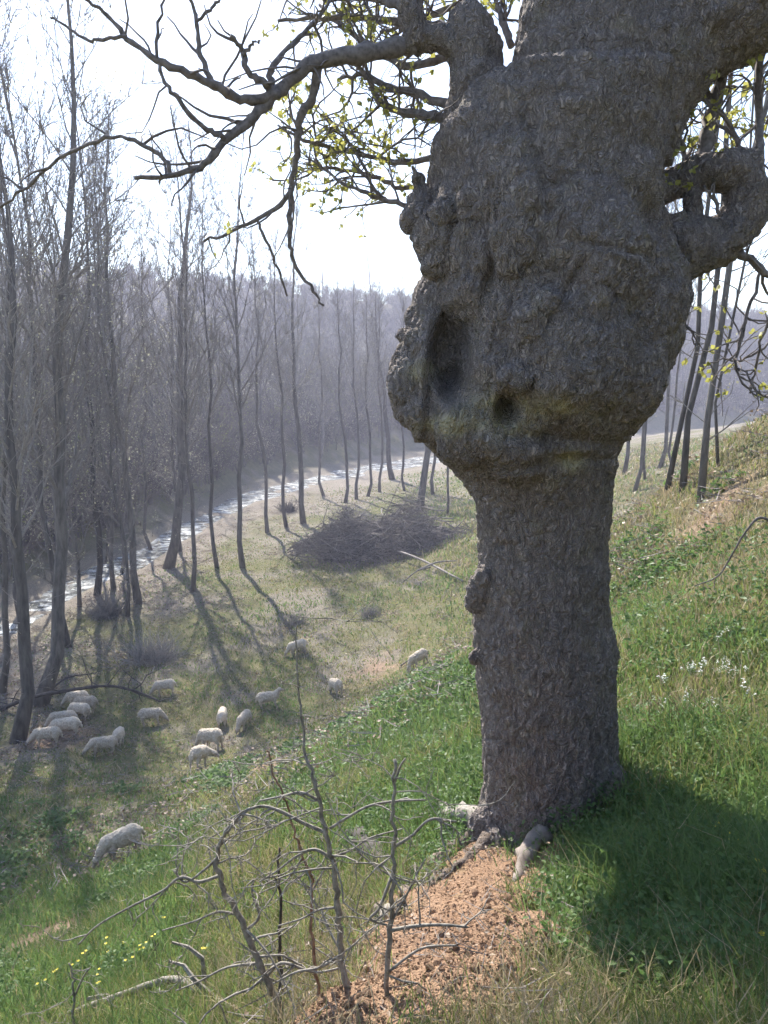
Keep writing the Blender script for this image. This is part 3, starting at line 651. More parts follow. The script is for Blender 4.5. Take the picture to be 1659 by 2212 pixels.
# ------------------------------------------------------------------ scattered stuff (geometry nodes)
def proto_collection(name, meshes):
    c = bpy.data.collections.new(name)
    for i, me in enumerate(meshes):
        o = bpy.data.objects.new('%s_%02d' % (name, i), me); c.objects.link(o)
    return c
def scatter(name, label, cat, pts, rot, scl, idx, coll):
    me = bpy.data.meshes.new(name); me.from_pydata(np.asarray(pts).tolist(), [], [])
    a = me.attributes.new('rot', 'FLOAT_VECTOR', 'POINT'); a.data.foreach_set('vector', np.asarray(rot, np.float32).ravel())
    a = me.attributes.new('scl', 'FLOAT', 'POINT'); a.data.foreach_set('value', np.asarray(scl, np.float32))
    a = me.attributes.new('idx', 'INT', 'POINT'); a.data.foreach_set('value', np.asarray(idx, np.int32))
    o = obj(name, me); tag(o, label, cat, kind='stuff')
    ng = bpy.data.node_groups.new(name, 'GeometryNodeTree'); ng.interface.new_socket('Geometry', in_out='INPUT', socket_type='NodeSocketGeometry'); ng.interface.new_socket('Geometry', in_out='OUTPUT', socket_type='NodeSocketGeometry')
    n = ng.nodes; l = ng.links; gi = n.new('NodeGroupInput'); go = n.new('NodeGroupOutput'); ip = n.new('GeometryNodeInstanceOnPoints')
    ci = n.new('GeometryNodeCollectionInfo'); ci.inputs[0].default_value = coll; ci.inputs[1].default_value = True; ci.inputs[2].default_value = True
    def na(nm, t): q = n.new('GeometryNodeInputNamedAttribute'); q.data_type = t; q.inputs[0].default_value = nm; return q.outputs[0]
    l.new(gi.outputs[0], ip.inputs['Points']); l.new(ci.outputs[0], ip.inputs['Instance']); ip.inputs['Pick Instance'].default_value = True
    l.new(na('idx', 'INT'), ip.inputs['Instance Index']); l.new(na('rot', 'FLOAT_VECTOR'), ip.inputs['Rotation']); l.new(na('scl', 'FLOAT'), ip.inputs['Scale'])
    l.new(ip.outputs[0], go.inputs[0]); md = o.modifiers.new('scatter', 'NODES'); md.node_group = ng
    return o
def tuft(seed, n, h, w, spread, mats, droop=.5, mixr=0.0):
    rg = np.random.default_rng(seed); mb = MB()
    for _ in range(n):
        mb.cm = 1 if rg.random() < mixr else 0
        a = rg.uniform(0, 6.3); p = np.array([math.cos(a), math.sin(a), 0]) * spread * rg.random() ** .6; ln = h * rg.uniform(.5, 1.15)
        d = unit(np.array([math.cos(a) * .35, math.sin(a) * .35, 1]) + rg.normal(size=3) * .25); sd = unit(np.cross(d, rg.normal(size=3))); ww = w * rg.uniform(.6, 1.2)
        q = [p]
        for k in range(3): d = unit(d + np.array([math.cos(a), math.sin(a), -.4]) * droop * .35 * (k + .3)); q.append(q[-1] + d * ln / 3)
        V = [q[0] - sd * ww * .5, q[0] + sd * ww * .5, q[1] - sd * ww * .5, q[1] + sd * ww * .5, q[2] - sd * ww * .35, q[2] + sd * ww * .35, q[3]]
        mb.add(V, [(0, 1, 3, 2), (2, 3, 5, 4), (4, 5, 6)])
    return mb.mesh('tuft', mats)
def weed(seed, nst, h, leaf, mats, flower=0):
    rg = np.random.default_rng(seed); mb = MB()
    for _ in range(nst):
        a = rg.uniform(0, 6.3); d = unit(np.array([math.cos(a) * .45, math.sin(a) * .45, 1]) + rg.normal(size=3) * .15); ln = h * rg.uniform(.5, 1.1); p = np.zeros(3)
        q = np.array([p, p + d * ln * .5, p + unit(d + np.array([0, 0, .2])) * ln]); mb.tube(q, [.004, .003, .002], 3, False)
        for k in range(7):
            t = .25 + .75 * k / 6; c = q[0] * (1 - t) + q[2] * t; b = rg.uniform(0, 6.3) ; ld = unit(np.array([math.cos(b), math.sin(b), rg.uniform(-.1, .6)])); s = unit(np.cross(ld, [0, 0, 1.0])); z = leaf * rg.uniform(.6, 1.2)
            nn = np.cross(ld, s); mb.add([c, c + ld * z * .35 + s * z * .28 + nn * z * .06, c + ld * z * .75 + s * z * .18, c + ld * z - nn * z * .1, c + ld * z * .75 - s * z * .18, c + ld * z * .35 - s * z * .28 + nn * z * .06, c + ld * z * .5], [(0, 1, 6), (1, 2, 6), (2, 3, 6), (3, 4, 6), (4, 5, 6), (5, 0, 6)])
        if flower:
            mb.cm = 1
            for k in range(flower):
                c = q[2] + rg.normal(size=3) * leaf * .35
                for b in range(5):
                    z = leaf * .28; ld = np.array([math.cos(b * 1.26), math.sin(b * 1.26), .25]); s = np.array([-ld[1], ld[0], 0]); mb.add([c, c + ld * z * .6 + s * z * .35, c + ld * z, c + ld * z * .6 - s * z * .35], [(0, 1, 2, 3)])
            mb.cm = 0
    return mb.mesh('weed', mats)
LU = M['lush']
flower_c = proto_collection('flower_pattern', [weed(21, 1, .26, .07, [LU, M['yellow']], 2), weed(22, 2, .32, .06, [LU, M['yellow']], 2), weed(23, 5, .28, .05, [LU, M['white']], 4)])
def sample(n, r0, r1, a0=-33, a1=33):
    a = np.radians(RNG.uniform(a0, a1, n)); r = np.exp(RNG.uniform(math.log(r0), math.log(r1), n)); return np.sin(a) * r, np.cos(a) * r, r
def off_trunk(x, y): return ((x - 1.15) / .52) ** 2 + ((y - TY) / .50) ** 2 > 1
def rots(n, tilt=.18): return np.stack([RNG.normal(size=n) * tilt, RNG.normal(size=n) * tilt, RNG.uniform(0, 6.3, n)], 1)
def project(x, y, z):
    f = y * CP - z * SP; up = y * SP + z * CP; return 829.5 + FPX * x / f, 1106 - FPX * up / f
def lushness(x, y):
    n = noise2(x, y, .55, 3, 3.3); n2 = noise2(x, y, 1.7, 2, 12.3)
    return n + .5 * n2
def rawmesh(name, V, tris, mats):
    me = bpy.data.meshes.new(name); n = len(tris); me.vertices.add(len(V)); me.vertices.foreach_set('co', V.astype(np.float32).ravel())
    me.loops.add(n * 3); me.loops.foreach_set('vertex_index', tris.astype(np.int32).ravel()); me.polygons.add(n); me.polygons.foreach_set('loop_start', np.arange(0, n * 3, 3, dtype=np.int32))
    me.update(calc_edges=True)
    for m in mats: me.materials.append(m)
    return me
def blades(name, label, B, h, w, mat, lean=.35, droop=.9):
    n = len(B); a = RNG.uniform(0, 6.283, n); ca, sa = np.cos(a), np.sin(a); le = lean * RNG.random(n) * 1.6; dr = droop * RNG.random(n) * 1.5; b = RNG.uniform(0, 6.283, n)
    S = np.stack([np.cos(b), np.sin(b), 0 * b], 1) * (w * .5)[:, None]
    d1 = np.stack([ca * le, sa * le, np.ones(n)], 1); d1 /= np.linalg.norm(d1, axis=1)[:, None]; d2 = np.stack([ca * (le + dr), sa * (le + dr), .75 + 0 * a], 1); d2 /= np.linalg.norm(d2, axis=1)[:, None]
    m = B + d1 * (h * .55)[:, None]; t = m + d2 * (h * .5)[:, None]
    V = np.stack([B - S, B + S, m + S * .8, m - S * .8, t], 1).reshape(-1, 3); T = (np.arange(n) * 5)[:, None, None] + np.array([[0, 1, 2], [0, 2, 3], [3, 2, 4]])[None]
    tag(obj(name, rawmesh(name, V, T.reshape(-1, 3), [mat])), label, 'grass', kind='stuff')
def slope_at(x, y):
    e = .15; z = H(x, y); return z, (H(x + e, y) - z) / e, (H(x, y + e) - z) / e
def grasses():
    x, y, r = sample(47000, 1.6, 100); soil, bare = masks(x, y); yr = river_y(x / y); q = y / yr
    L = np.where(r < 12, lushness(x, y), lushness(x * .45, y * .45)); litter = sst(.6, .9, q); L2 = noise2(x, y, .12, 3, 5.0)
    far = sst(14, 20, r); p = 1 - far * np.clip(.15 - .55 * L2 + .7 * litter, 0, .9)
    keep = (RNG.random(len(x)) < p) & (RNG.random(len(x)) > np.maximum(soil * 1.35 - .08, bare * .85)) & off_trunk(x, y) & ((q < .88) | (q > 1.12)) & (q < 1.4)
    x, y, r, L, q = x[keep], y[keep], r[keep], L[keep], q[keep]; z, gx, gy = slope_at(x, y); u, v = project(x, y, z); n = len(x)
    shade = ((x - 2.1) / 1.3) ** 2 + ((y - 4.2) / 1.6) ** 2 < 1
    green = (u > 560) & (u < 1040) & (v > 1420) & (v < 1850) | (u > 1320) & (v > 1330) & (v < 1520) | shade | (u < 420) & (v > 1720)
    strawy = (u > 1330) & (v > 1540) & (v < 1800) & ~shade | (u > 1320) & (v < 1300) | (u > 950) & (u < 1350) & (v > 2060) | (v > 2060) & (u > 560) & (u < 900)
    tall = np.where(q > .5, .6, 1.0) * np.where((u > 1320) & (v < 1560), .72, 1.0) * np.where((r > 17) & (x < 3), .55, 1.0) * np.where(shade, 1.3, 1.0) * np.where((u < 600) & (v > 1950), .85, 1) * np.where((np.hypot(x - 1.1, y - 4.7) < .95) & (x < 1.55), .5, 1.0) * np.where(np.hypot(x - hit(272, 1852)[0], y - hit(272, 1852)[1]) < 1.1, .35, 1.0)
    K = 9; idx = np.repeat(np.arange(n), K); m = len(idx); sp = (.035 + .010 * r)[idx]; dx = RNG.normal(size=m) * sp; dy = RNG.normal(size=m) * sp
    B = np.stack([x[idx] + dx, y[idx] + dy, z[idx] + gx[idx] * dx + gy[idx] * dy - .012], 1)
    h = RNG.uniform(.07, .24, m) * tall[idx] * (1 + .012 * r[idx]) * RNG.choice([1, 1, 1, 1.5], m); w = np.maximum(.0042, .00135 * r[idx]) * RNG.uniform(.6, 1.4, m)
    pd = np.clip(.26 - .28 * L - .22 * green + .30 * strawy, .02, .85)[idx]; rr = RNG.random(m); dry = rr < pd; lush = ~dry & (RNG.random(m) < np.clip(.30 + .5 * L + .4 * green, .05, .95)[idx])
    blades('straw_grass', 'dry straw coloured grass scattered through the meadow', B[dry], h[dry] * 1.1, w[dry], M['straw'], .6, 1.2)
    blades('lush_grass', 'lush dark green grass on the bank and by the old tree', B[lush], h[lush], w[lush] * 1.2, M['lush'])
    ol = ~dry & ~lush; blades('meadow_grass', 'olive green meadow grass over slope and valley floor', B[ol], h[ol], w[ol], M['grass'])
grasses()
def weeds():
    x, y, r = sample(24000, 1.7, 22); soil, bare = masks(x, y); L = lushness(x, y); z = H(x, y); u, v = project(x, y, z); rn = RNG.random(len(x)); shade = ((x - 2.1) / 1.3) ** 2 + ((y - 4.2) / 1.6) ** 2 < 1
    zone = (L > .45) | shade & (rn < .75) | (u > 600) & (u < 1040) & (v > 1450) & (v < 1800) & (rn < .5 + .4 * L) | (u > 1330) & (v > 1150) & (v < 1560) & (rn < .35 + .5 * L)
    keep = zone & (soil < .25) & (bare < .5) & off_trunk(x, y); x, y, r = x[keep], y[keep], r[keep]; z, gx, gy = slope_at(x, y); n = len(x); K = 13; idx = np.repeat(np.arange(n), K); m = len(idx)
    sp = (.05 + .006 * r)[idx]; dx = RNG.normal(size=m) * sp; dy = RNG.normal(size=m) * sp; hh = (RNG.uniform(.08, .26, n))[idx] * RNG.random(m) ** .7
    B = np.stack([x[idx] + dx, y[idx] + dy, z[idx] + gx[idx] * dx + gy[idx] * dy + hh], 1); d = RNG.normal(size=(m, 3)) * [1, 1, .45] + [0, 0, .15]; d /= np.linalg.norm(d, axis=1)[:, None]
    sd = np.cross(d, RNG.normal(size=(m, 3)) * .5 + [0, 0, 1]); sd /= np.linalg.norm(sd, axis=1)[:, None]; nn = np.cross(sd, d); L_ = (np.maximum(.034, .0065 * r)[idx] * RNG.uniform(.55, 1.35, m))[:, None]
    V = np.stack([B, B + d * L_ * .45 + sd * L_ * .30 + nn * L_ * .10, B + d * L_ - nn * L_ * .08, B + d * L_ * .45 - sd * L_ * .30 + nn * L_ * .10], 1).reshape(-1, 3); T = (np.arange(m) * 4)[:, None, None] + np.array([[0, 1, 2], [0, 2, 3]])[None]
    tag(obj('weeds', rawmesh('weeds', V, T.reshape(-1, 3), [M['lush']])), 'leafy green weeds growing thick on the bank and round the old tree', 'weeds', kind='stuff')
weeds()
def flowers():
    pts = [(255, 2075), (240, 2100), (330, 2080), (210, 2160), (370, 2010), (180, 2120), (300, 2110), (120, 2150), (1640, 1980), (1600, 1900), (1620, 2080), (1250, 2080), (1560, 1870), (420, 2100)]
    P3 = np.array([onground(u, v) for u, v in pts]); n = len(P3)
    scatter('wildflowers', 'small yellow flowers dotted through the near grass', 'flowers', P3, rots(n, .1), RNG.uniform(.6, .9, n), RNG.integers(0, 2, n), flower_c)
flowers()
def white_flowers():
    pts = [(1580 + 60 * RNG.normal() , 1450 + 40 * RNG.normal()) for _ in range(16)] + [(1530 + 50 * RNG.normal(), 1570 + 20 * RNG.normal()) for _ in range(9)] + [(1470 + 40 * RNG.normal(), 1500 + 30 * RNG.normal()) for _ in range(6)]
    P3 = np.array([onground(u, v) for u, v in pts]); n = len(P3)
    scatter('white_flowers', 'patches of small white flowers on the slope right of the old trunk', 'flowers', P3, rots(n, .1), RNG.uniform(.4, .75, n), np.full(n, 2), flower_c)
white_flowers()
def clods():
    ms = []
    for s in range(4):
        mb = MB(); mb.ell((0, 0, 0), (1, .8, .6), 9, 6); me = mb.mesh('clod', M['clod']); V = mverts(me); setv(me, V * (1 + .35 * fbm(V * 1.3 + s * 9, 2))[:, None]); ms.append(me)
    c = proto_collection('clod_pattern', ms); x, y, r = sample(60000, 2.2, 6.5, -20, 25); soil, bare = masks(x, y)
    keep = (soil > .3) & (RNG.random(len(x)) < .5) | (bare > .5) & (RNG.random(len(x)) < .15); x, y = x[keep], y[keep]; n = len(x)
    s = .003 + .006 * RNG.random(n) ** 3 + .020 * (RNG.random(n) < .006); scatter('soil_clods', 'crumbled reddish soil clods on the bare mound', 'soil', np.stack([x, y, H(x, y) + s * .2], 1), rots(n, 1), s, RNG.integers(0, 4, n), c)
    ms = []
    for s in range(3):
        mb = MB()
        for _ in range(14): p = RNG.normal(size=3) * [.18, .18, .01]; leaf_quad(mb, p + [0, 0, .015], RNG.normal(size=3) * [1, 1, .25], .06)
        mb.cm = 1
        for _ in range(5): p = RNG.normal(size=3) * [.2, .2, 0] + [0, 0, .02]; d = unit(RNG.normal(size=3) * [1, 1, .15]); mb.tube([p, p + d * .15, p + d * .3 + [0, 0, .02]], [.006, .005, .003], 3, False)
        ms.append(mb.mesh('litter', [M['litter'], M['dead']]))
    c = proto_collection('litter_pattern', ms); x, y, r = sample(9000, 2.2, 6.5, -20, 25); soil, bare = masks(x, y); keep = (soil > .15) & (RNG.random(len(x)) < .02 + .25 * (soil < .5)); x, y = x[keep], y[keep]; n = len(x)
    scatter('mound_litter', 'dead leaves and broken twigs lying on the soil mound', 'litter', np.stack([x, y, H(x, y)], 1), rots(n, .25), RNG.uniform(.25, .55, n), RNG.integers(0, 3, n), c)
    x, y, r = sample(16000, 14, 90); q = y / river_y(x / y); p = sst(.5, .8, q + .2 * noise2(x, y, .25, 3, 2.9)) * .9 + .12; keep = (RNG.random(len(x)) < p) & (q < .9); x, y = x[keep], y[keep]; n = len(x)
    scatter('leaf_litter', 'fallen leaves and twigs strewn over the valley floor', 'litter', np.stack([x, y, H(x, y)], 1), rots(n, .1), RNG.uniform(.8, 1.8, n), RNG.integers(0, 3, n), c)
clods()

# ------------------------------------------------------------------ wooded hill across the river
def hill_wood():
    ms = []
    for s in range(4):
        rg = np.random.default_rng(60 + s); mb = MB(); h = [7.5, 5.5, 9.0, 4.0][s]
        def grow(p, d, ln, rr, lev):
            pts = [p]
            for k in range(3): d = unit(d + rg.normal(size=3) * .16 + np.array([0, 0, .07])); pts.append(pts[-1] + d * ln / 3)
            mb.tube(np.array(pts), np.linspace(rr, rr * .4, 4), 3, False)
            if lev:
                for _ in range(6 if lev == 2 else 6): k = rg.integers(1, 4); grow(pts[k], unit(d + rg.normal(size=3) * .6), ln * rg.uniform(.35, .6), max(.022, rr * .5), lev - 1)
        for _ in range([2, 4, 1, 5][s]):
            grow(rg.normal(size=3) * [.3, .3, 0] - [0, 0, .2], unit(np.array([rg.normal() * .25, rg.normal() * .25, 1])), h * .55, .10, 3)
        mb.cm = 1
        V = np.concatenate(mb.v)
        for k in rg.integers(0, len(V), [160, 500, 80, 700][s]):
            p = V[k] + rg.normal(size=3) * .1
            if p[2] < 1: continue
            d = unit(rg.normal(size=3)); t = unit(np.cross(d, rg.normal(size=3))); z = rg.uniform(.08, .2); mb.add([p, p + d * z * .5 + t * z * .4, p + d * z, p + d * z * .5 - t * z * .4], [(0, 1, 2, 3)])
        ms.append(mb.mesh('brush', [M['hillwood'], M['catkin'] if s % 2 else M['grass']]))
    c = proto_collection('hillwood_pattern', ms); n = 7500; xc = RNG.uniform(-.62, .68, n); yr = river_y(xc); t = RNG.random(n) ** 1.25; y = yr * 1.17 + t * (280 - yr * 1.17); x = xc * y
    keep = RNG.random(n) < np.clip(.85 + .5 * noise2(x, y, .04, 2, 3.0), 0, 1) * np.where(xc > .25, .8, 1); x, y = x[keep], y[keep]; n = len(x)
    scatter('hillside_wood', 'leafless grey brown woodland covering the hill across the river', 'woodland', np.stack([x, y, H(x, y)], 1), rots(n, .05), RNG.uniform(.6, 1.25, n), RNG.choice(4, n, p=[.35, .25, .2, .2]), c)
hill_wood()

# ------------------------------------------------------------------ brush pile, fallen branches
def brush_pile():
    c = onground(850, 1185); root = empty('brush_pile', c, 'wide heap of cut grey brushwood on the near river bank', 'brush pile'); mb = MB()
    W, D_, Hh = 7.2, 4.6, 3.3
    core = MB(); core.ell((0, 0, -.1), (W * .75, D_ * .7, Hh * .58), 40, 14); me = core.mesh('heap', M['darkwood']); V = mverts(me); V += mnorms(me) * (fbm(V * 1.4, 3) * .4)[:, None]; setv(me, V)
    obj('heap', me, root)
    for i in range(3400):
        a = RNG.uniform(0, 6.3); q = RNG.random() ** .5; x = math.cos(a) * q * W; y = math.sin(a) * q * D_; top = Hh * (1 - q * q) * (.75 + .3 * math.sin(x * 1.3)); z = max(.05, top * RNG.uniform(.6, 1.2))
        d = unit(np.array([RNG.normal() * 1.2, RNG.normal() * .7, RNG.normal() * .35])); ln = RNG.uniform(.5, 2.0); p = np.array([x, y, z]) - d * ln / 2; pts = [p]
        for k in range(3): d = unit(d + RNG.normal(size=3) * .2); pts.append(pts[-1] + d * ln / 3)
        r = RNG.uniform(.010, .036); mb.tube(pts, np.linspace(r, r * .4, 4), 3, False)
    tag(obj('brushwood', mb.mesh('brushwood', M['dead']), root), kind='stuff')
    for i in range(70):
        a = RNG.uniform(0, 6.3); q = RNG.random() ** .5 * .95; x = math.cos(a) * q * W; y = math.sin(a) * q * D_; z = Hh * (1 - q * q) * RNG.uniform(.6, 1.0); d = unit(np.array([RNG.normal() * 1.2, RNG.normal() * .6, abs(RNG.normal()) * .45])); ln = RNG.uniform(1.8, 4.5); p = np.array([x, y, z]) - d * ln * .45; pts = [p]
        for k in range(5): d = unit(d + RNG.normal(size=3) * .13); pts.append(pts[-1] + d * ln / 5)
        lg = MB(); r = RNG.uniform(.025, .06); lg.tube(pts, np.linspace(r, r * .35, 6), 5); obj('branch', lg.mesh('branch', M['dead'], True), root)
    for a, b, r in [((830, 1195), (1000, 1262), .09), ((900, 1250), (985, 1220), .06), ((740, 1195), (840, 1208), .05), ((930, 1245), (870, 1265), .05)]:
        p = onground(*a) + [0, 0, .5]; q = onground(*b) + [0, 0, .2]; lg = MB(); lg.tube(spline([p - c, (p + q) / 2 - c + [0, 0, .2], q - c], 10), np.linspace(r, r * .6, 10), 7); obj('log', lg.mesh('log', M['dead'], True), root)
brush_pile()
def stick(name, label, cat, pts3, w0, w1, mat, ntw=0, tl=.4, group=None):
    pts3 = np.asarray(pts3, float); base = pts3[0].copy(); n = len(pts3) * 5; p = spline(pts3 - base, n); p[1:-1] += RNG.normal(size=(n - 2, 3)) * w0 * .06; mb = MB(); mb.tube(p, np.linspace(w0, w1, n) * (1 + .06 * RNG.normal(size=n)), 8)
    o = obj(name, mb.mesh(name, M[mat], True), None, base); tag(o, label, cat, group)
    if ntw:
        for _ in range(ntw):
            t = MB(); k = RNG.integers(2, n); d = unit(RNG.normal(size=3) + [0, 0, .4]); ln = tl * RNG.uniform(.4, 1.2); q = [p[k]]
            for j in range(4): d = unit(d + RNG.normal(size=3) * .3); q.append(q[-1] + d * ln / 4)
            t.tube(q, np.linspace(w1 * .8, w1 * .25, 5), 4, False); obj('twig', t.mesh('twig', M[mat]), o)
    return o
Yb = onground(110, 1560)[1] + 1.0
stick('fallen_branch', 'long dark fallen branch arching over the huddled sheep', 'branch', [atY(-60, 1560, Yb), atY(0, 1534, Yb), atY(60, 1508, Yb), atY(130, 1494, Yb), atY(225, 1482, Yb), atY(290, 1492, Yb + .2), atY(345, 1515, Yb + .2)], .10, .035, 'darkwood', 22, 1.6)
stick('fallen_branch', 'short dark branch lying behind the long arching one', 'branch', [onground(110, 1500) + [0, 0, .3], onground(150, 1482) + [0, 0, .45], onground(205, 1468) + [0, 0, .3]], .05, .02, 'darkwood', 6, .8)
stick('fallen_branch', 'pale stick lying left of the sheep nearest the old tree', 'branch', [onground(865, 1442) + [0, 0, .08], onground(890, 1432) + [0, 0, .15], onground(925, 1425) + [0, 0, .05]], .035, .015, 'dead')
stick('fallen_branch', 'bare grey log lying in the grass at the bottom edge', 'branch', [onground(120, 2225) + [0, 0, .08], onground(260, 2185) + [0, 0, .10], onground(370, 2150) + [0, 0, .12], onground(430, 2168) + [0, 0, .1], onground(500, 2200) + [0, 0, .03]], .018, .026, 'greytwig', 3, .35)
def bush(u, v, r, label, dense=500, mat='poptwig'):
    c = onground(u, v); mb = MB()
    for _ in range(int(dense * .55)):
        d = unit(RNG.normal(size=3) * [1, 1, .7] + [0, 0, .8]); ln = r * RNG.uniform(.5, 1.3); p = np.array([RNG.normal() * r * .3, RNG.normal() * r * .3, 0]); q = [p]
        for j in range(3): d = unit(d + RNG.normal(size=3) * .25); q.append(q[-1] + d * ln / 3)
        mb.tube(q, np.linspace(.015, .006, 4) * max(.22, min(1.2, r)), 3, False)
    tag(obj('bare_bush', mb.mesh('bare_bush', M[mat]), None, c), label, 'bush', 'bare bushes on the valley floor')
bush(623, 1105, 1.1, 'dark round bush at the foot of a thin poplar by the river', 700, 'darkwood')
bush(540, 1625, .45, 'small grey bush among the grazing sheep', 260)
bush(800, 1330, .8, 'low dark bush below the brush pile', 300)
bush(330, 1425, 1.5, 'wide dark thicket behind the sheep standing side on', 800)
bush(640, 1345, .8, 'grey bush between the poplar shadows and the brush pile', 300)
bush(230, 1330, 1.4, 'dense thicket at the foot of the riverside poplars', 700)
bush(350, 2100, .16, 'dark dry tuft of stalks in the near grass', 140, 'darkwood')
bush(1490, 1600, .30, 'brown dry bush on the slope right of the old trunk', 200, 'redtwig')

# ------------------------------------------------------------------ bare saplings in front
def sapling(label, pts, w, mat, side, ntw, tl, Y=None):
    g = onground(*pts[0][:2]); Y = g[1]; p3 = [g - [0, 0, .05]] + [atY(u, v, Y + dy) for u, v, dy in pts[1:]]; n = len(pts) * 6; p = spline(np.array(p3) - g, n); p[2:] += RNG.normal(size=(n - 2, 3)) * .004
    s = Y / FPX / .9; o = empty('bare_sapling', g, label, 'sapling', 'leafless saplings in the foreground'); rad = np.linspace(w[0], w[1], n) * .44 * s * (1 + .06 * RNG.normal(size=n)); mb = MB(); mb.tube(p, rad, 8); obj('stem', mb.mesh('stem', M[mat], True), o); t = None
    def tw(p0, d, ln, r, lev):
        q = [p0]; m = 6
        for j in range(m): d = unit(d + RNG.normal(size=3) * .24 + [0, 0, -.02]); q.append(q[-1] + d * ln / m)
        t.tube(q, np.linspace(r, max(.0012, r * .4), m + 1), 5, False)
        for k in range(1, m + 1):
            if RNG.random() < .5: dd = unit(RNG.normal(size=3)); t.tube([q[k], q[k] + dd * .018, q[k] + dd * RNG.uniform(.025, .05)], [r * .6, r * .4, .0008], 3, False)   # thorn-like spurs
        if lev:
            for _ in range(RNG.integers(2, 5)): tw(q[RNG.integers(2, m + 1)], unit(d * .5 + RNG.normal(size=3) * [1, .5, .6]), ln * RNG.uniform(.3, .6), r * .65, lev - 1)
    for b in side:                      # hand placed side branches
        t = MB()
        q = spline(np.array([atY(u, v, Y + dy) for u, v, dy in b[0]]) - g, len(b[0]) * 5); t.tube(q, np.linspace(b[1], b[2], len(q)) * .5 * s, 6)
        for _ in range(b[3]): k = RNG.integers(3, len(q)); tw(q[k], unit(RNG.normal(size=3) * [1, .5, .8] + [0, 0, .1]), tl * .55 * RNG.uniform(.4, 1), b[2] * .5 * s, 1)
        obj('side_branch', t.mesh('side_branch', M['greytwig'], True), o)
    for _ in range(ntw):
        t = MB()
        k = RNG.integers(int(n * .2), n); a = RNG.choice([-1, 1]); tw(p[k], unit(np.array([a, RNG.normal() * .6, RNG.normal() * .35])), tl * RNG.uniform(.4, 1.1), max(.0022, rad[k] * .45), 1); obj('side_branch', t.mesh('side_branch', M['greytwig'], True), o)
sapling('straight bare sapling standing in front of the reddish soil mound', [(838, 2255), (836, 2120, 0), (845, 1960, 0), (850, 1850, 0), (848, 1740, 0), (852, 1640, 0)], (15, 7), 'greytwig',
        [([(850, 1830, 0), (890, 1805, 0), (930, 1770, 0), (985, 1775, .05)], 8, 5, 2), ([(852, 1690, 0), (865, 1655, 0), (876, 1638, 0)], 6, 4, 0), ([(845, 1895, 0), (820, 1960, -.03), (800, 1985, -.05), (835, 1998, -.02)], 7, 5, 1),
         ([(842, 2010, 0), (900, 2000, 0), (960, 1998, 0), (1010, 2003, .03)], 9, 5, 2), ([(846, 1990, 0), (880, 1930, 0), (905, 1880, 0), (920, 1855, 0)], 6, 3, 2), ([(838, 2100, 0), (890, 2060, 0), (925, 2045, 0), (985, 2042, 0)], 7, 4, 1)], 9, .40)
sapling('tallest bare sapling left of the soil mound, its thin tip among the sheep', [(762, 2250), (745, 2120, 0), (732, 1990, 0), (722, 1880, 0), (700, 1780, 0), (680, 1690, 0), (660, 1620, .02), (645, 1500, .04), (640, 1330, .06)], (19, 3), 'greytwig',
        [([(708, 1800, 0), (660, 1780, 0), (600, 1750, 0), (560, 1742, 0), (520, 1760, -.05), (490, 1800, -.05)], 9, 5, 4), ([(712, 1790, 0), (760, 1760, 0), (800, 1740, 0), (860, 1730, .05), (920, 1728, .05)], 7, 4, 3), ([(690, 1730, 0), (650, 1712, 0), (600, 1722, 0), (560, 1730, 0)], 7, 4, 3),
         ([(725, 1860, 0), (680, 1835, 0), (640, 1850, .0), (600, 1880, 0), (560, 1905, 0)], 8, 4, 3), ([(740, 2060, 0), (690, 2090, 0), (640, 2100, 0), (590, 2125, 0)], 7, 4, 3), ([(730, 1960, 0), (690, 1965, 0), (650, 1985, 0), (600, 2000, 0)], 6, 3, 3), ([(722, 1850, 0), (760, 1835, 0), (800, 1810, 0), (870, 1790, 0)], 6, 3, 2)], 12, .42)
sapling('crooked dark sapling bending left with arching upper branches', [(632, 2255), (600, 2170, 0), (565, 2090, 0), (520, 1990, 0), (478, 1910, 0), (470, 1840, 0), (490, 1795, 0), (540, 1745, .02)], (22, 7), 'greytwig',
        [([(478, 1890, 0), (430, 1905, 0), (390, 1895, 0), (350, 1925, .0), (280, 1960, 0), (210, 2000, .05), (170, 2040, .1)], 8, 4, 4), ([(472, 1850, 0), (440, 1880, 0), (400, 1905, 0), (375, 1880, 0)], 7, 4, 3), ([(530, 2010, 0), (560, 1980, 0), (545, 1930, 0), (548, 1900, 0)], 7, 4, 2), ([(575, 2110, 0), (610, 2080, 0), (680, 2100, 0), (740, 2090, 0)], 8, 5, 3),
         ([(560, 2080, 0), (490, 2090, 0), (430, 2120, 0), (380, 2140, 0)], 6, 3, 3), ([(510, 1975, 0), (470, 1970, 0), (420, 1990, 0), (350, 2010, 0)], 6, 3, 3)], 10, .42)
sapling('thin reddish sapling between the crooked and the tallest one', [(690, 2255), (690, 2150, .1), (675, 2040, .1), (672, 1900, .1), (650, 1840, .1), (625, 1760, .1), (600, 1690, .1), (575, 1620, .1)], (10, 4), 'redtwig', [([(672, 1930, .1), (700, 1880, .1), (720, 1860, .1)], 5, 3, 1), ([(655, 1850, .1), (620, 1900, .1), (560, 1930, .1)], 5, 3, 2)], 8, .36)
sapling('short thin sapling with forked top at the bottom left', [(165, 2260), (158, 2190, 0), (160, 2120, 0), (150, 2080, 0)], (7, 4), 'greytwig', [([(158, 2160, 0), (180, 2110, 0), (195, 2090, 0)], 5, 3, 1)], 3, .3)
sapling('second slender stem behind the crooked sapling', [(610, 2262), (607, 2150, .25), (605, 2020, .25), (604, 1900, .25), (602, 1830, .25)], (12, 6), 'darkwood', [], 6, .3)
